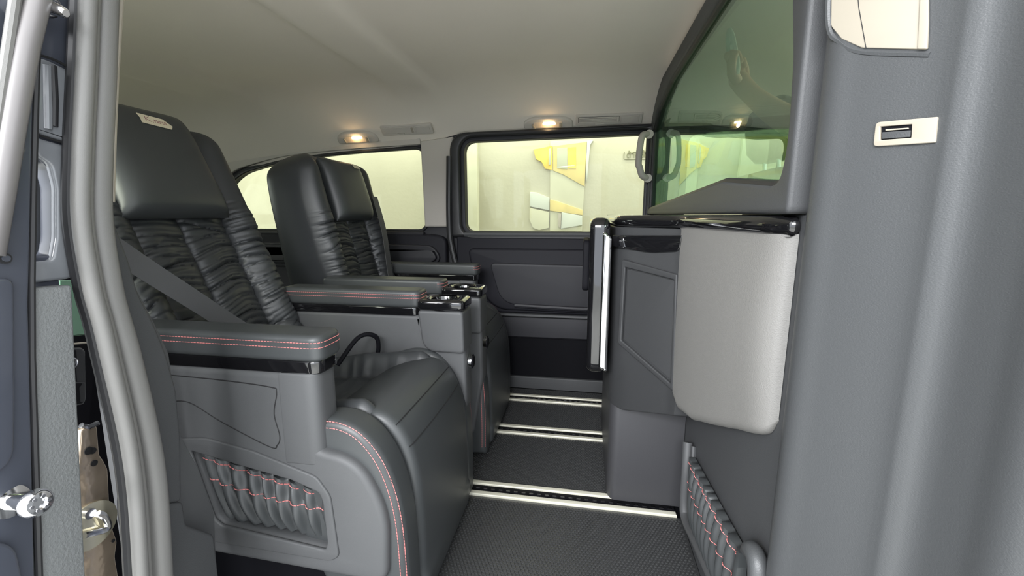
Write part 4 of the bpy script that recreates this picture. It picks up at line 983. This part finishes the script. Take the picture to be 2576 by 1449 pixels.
def person():
    t = thing('person', 'person in the cab behind the glass, one forearm raised holding a pale cloth', 'person', (0.75, 0.80, 0.0))
    # one connected skeleton, skinned
    hand = Vector((0.352, 1.04, 1.135))
    V = []; E = []; R = []
    def add(p, r, par=None):
        V.append(Vector(p)); R.append(r)
        if par is not None: E.append((par, len(V)-1))
        return len(V)-1
    pel = add((0.86, 0.72, 0.42), 0.14); sp = add((0.86, 0.73, 0.60), 0.125, pel); ch = add((0.85, 0.74, 0.80), 0.14, sp); nk = add((0.84, 0.75, 0.95), 0.055, ch)
    hd = add((0.82, 0.76, 1.04), 0.075, nk); add((0.82, 0.76, 1.13), 0.070, hd)
    shl = add((0.80, 0.90, 0.86), 0.06, ch); up = add((0.70, 0.93, 0.88), 0.048, shl); el = add((0.585, 0.94, 0.93), 0.042, up)
    f1 = add((0.50, 0.97, 0.985), 0.041, el); f2 = add((0.43, 1.01, 1.045), 0.034, f1); wr = add((0.392, 1.03, 1.085), 0.026, f2)
    pm = add((0.365, 1.04, 1.118), 0.028, wr); pm2 = add((0.350, 1.045, 1.145), 0.027, pm)
    shr = add((0.93, 0.60, 0.86), 0.06, ch); e2 = add((1.0, 0.55, 0.68), 0.045, shr); w2 = add((1.12, 0.66, 0.60), 0.03, e2); add((1.18, 0.70, 0.60), 0.03, w2)
    for s in (-0.1, 0.1):
        h = add((0.95, 0.72+s, 0.44), 0.085, pel); k = add((1.25, 0.72+s, 0.46), 0.06, h); an = add((1.32, 0.72+s, 0.12), 0.04, k); add((1.40, 0.72+s, 0.05), 0.035, an)
    me = bpy.data.meshes.new('body'); me.from_pydata([v-t.location for v in V], E, []); me.update()
    ob = bpy.data.objects.new('body', me); C.objects.link(ob); ob.parent = t
    sk = ob.modifiers.new('skin', 'SKIN'); 
    for i, r in enumerate(R):
        ob.data.skin_vertices[0].data[i].radius = (r, r*0.9); ob.data.skin_vertices[0].data[i].use_root = (i == 0)
    sk.use_smooth_shade = True
    sb = ob.modifiers.new('sub', 'SUBSURF'); sb.levels = 2; sb.render_levels = 2
    me.materials.append(M['skin'])
    # fingers closed around the cloth
    base = [Vector((0.338, 1.030, 1.160)), Vector((0.350, 1.040, 1.168)), Vector((0.364, 1.050, 1.166)), Vector((0.377, 1.058, 1.158))]
    for i, b in enumerate(base):
        ln = (0.9, 1.05, 1.0, 0.8)[i]
        a1 = b+Vector((-0.014, -0.016, 0.016))*ln; a2 = a1+Vector((-0.006, -0.022, -0.010))*ln; a3 = a2+Vector((0.012, 0.002, -0.016))*ln
        MB().tube(smooth_path([b-Vector((-0.004, 0, 0.02)), b, a1, a2, a3], 4), [0.0095]*5+[0.009]*8+[0.0075]*3+[0.004], 10).build('finger', 'skin', t, 60)
    MB().tube(smooth_path([Vector((0.350, 1.018, 1.118)), Vector((0.333, 1.000, 1.132)), Vector((0.328, 0.992, 1.155)), Vector((0.336, 0.992, 1.176))], 4), [0.0125]*5+[0.0105]*5+[0.008]*2+[0.005], 10).build('thumb', 'skin', t, 60)
    # shirt over the torso and upper arm
    rings = []
    for z, w, d in ((0.40, 0.20, 0.16), (0.55, 0.19, 0.15), (0.75, 0.21, 0.16), (0.88, 0.20, 0.14), (0.95, 0.09, 0.08)):
        rings.append([Vector((0.855+d*math.cos(a), 0.735+w*math.sin(a), z)) for a in [2*PI*k/24 for k in range(24)]])
    MB().loft(rings).build('shirt', 'shirt', t, 60)
    MB().tube(smooth_path([(0.82, 0.88, 0.88), (0.72, 0.925, 0.89), (0.63, 0.94, 0.915)], 4), 0.058, 16).build('sleeve', 'shirt', t, 60)
    rings = []
    for q in range(8):
        a0 = PI/2*q/7; rings.append([Vector((0.845+0.088*math.cos(a0)*math.cos(a), 0.76+0.085*math.cos(a0)*math.sin(a), 1.10+0.10*math.sin(a0))) for a in [2*PI*k/20 for k in range(20)]])
    MB().loft(rings).build('hair', 'hair', t, 60)
    o = MB().tube(smooth_path([(0.340, 1.000, 1.125), (0.334, 1.005, 1.165), (0.327, 1.008, 1.200), (0.322, 1.012, 1.232)], 4), [0.009, 0.012, 0.013, 0.013, 0.013, 0.012, 0.012, 0.012, 0.011, 0.011, 0.010, 0.008, 0.005], 10).build('cloth', 'tissue')
    for q in [t, o]: q.location.y += 0.16; q.location.z += 0.0
    tag(o, 'small pale folded cloth held in the raised hand behind the glass', 'cloth')
person()

# unseen lamp added on the cab ceiling to brighten the raised arm
def cab_fill_lamp():
    t = thing('cab_fill_lamp', 'small unseen lamp added over the front seats to brighten the arm beyond the glass', 'lamp', (0.85, 1.30, 1.245))
    plate('bezel', rect(0.77, 1.25, 0.93, 1.35, 0.02), 1.262, 1.283, 'cream', t, frame='XY', bevel=0.006)
    plate('lens', rect(0.80, 1.27, 0.90, 1.33, 0.012), 1.254, 1.266, 'lamp', t, frame='XY', bevel=0.004)
    l = bpy.data.lights.new('cab_fill_light', 'POINT'); l.energy = 2.2; l.color = (1.0, 0.85, 0.66); l.shadow_soft_size = 0.04
    lo = bpy.data.objects.new('bulb_light', l); C.objects.link(lo); lo.parent = t; lo.location = (0, 0, -0.05)
cab_fill_lamp()
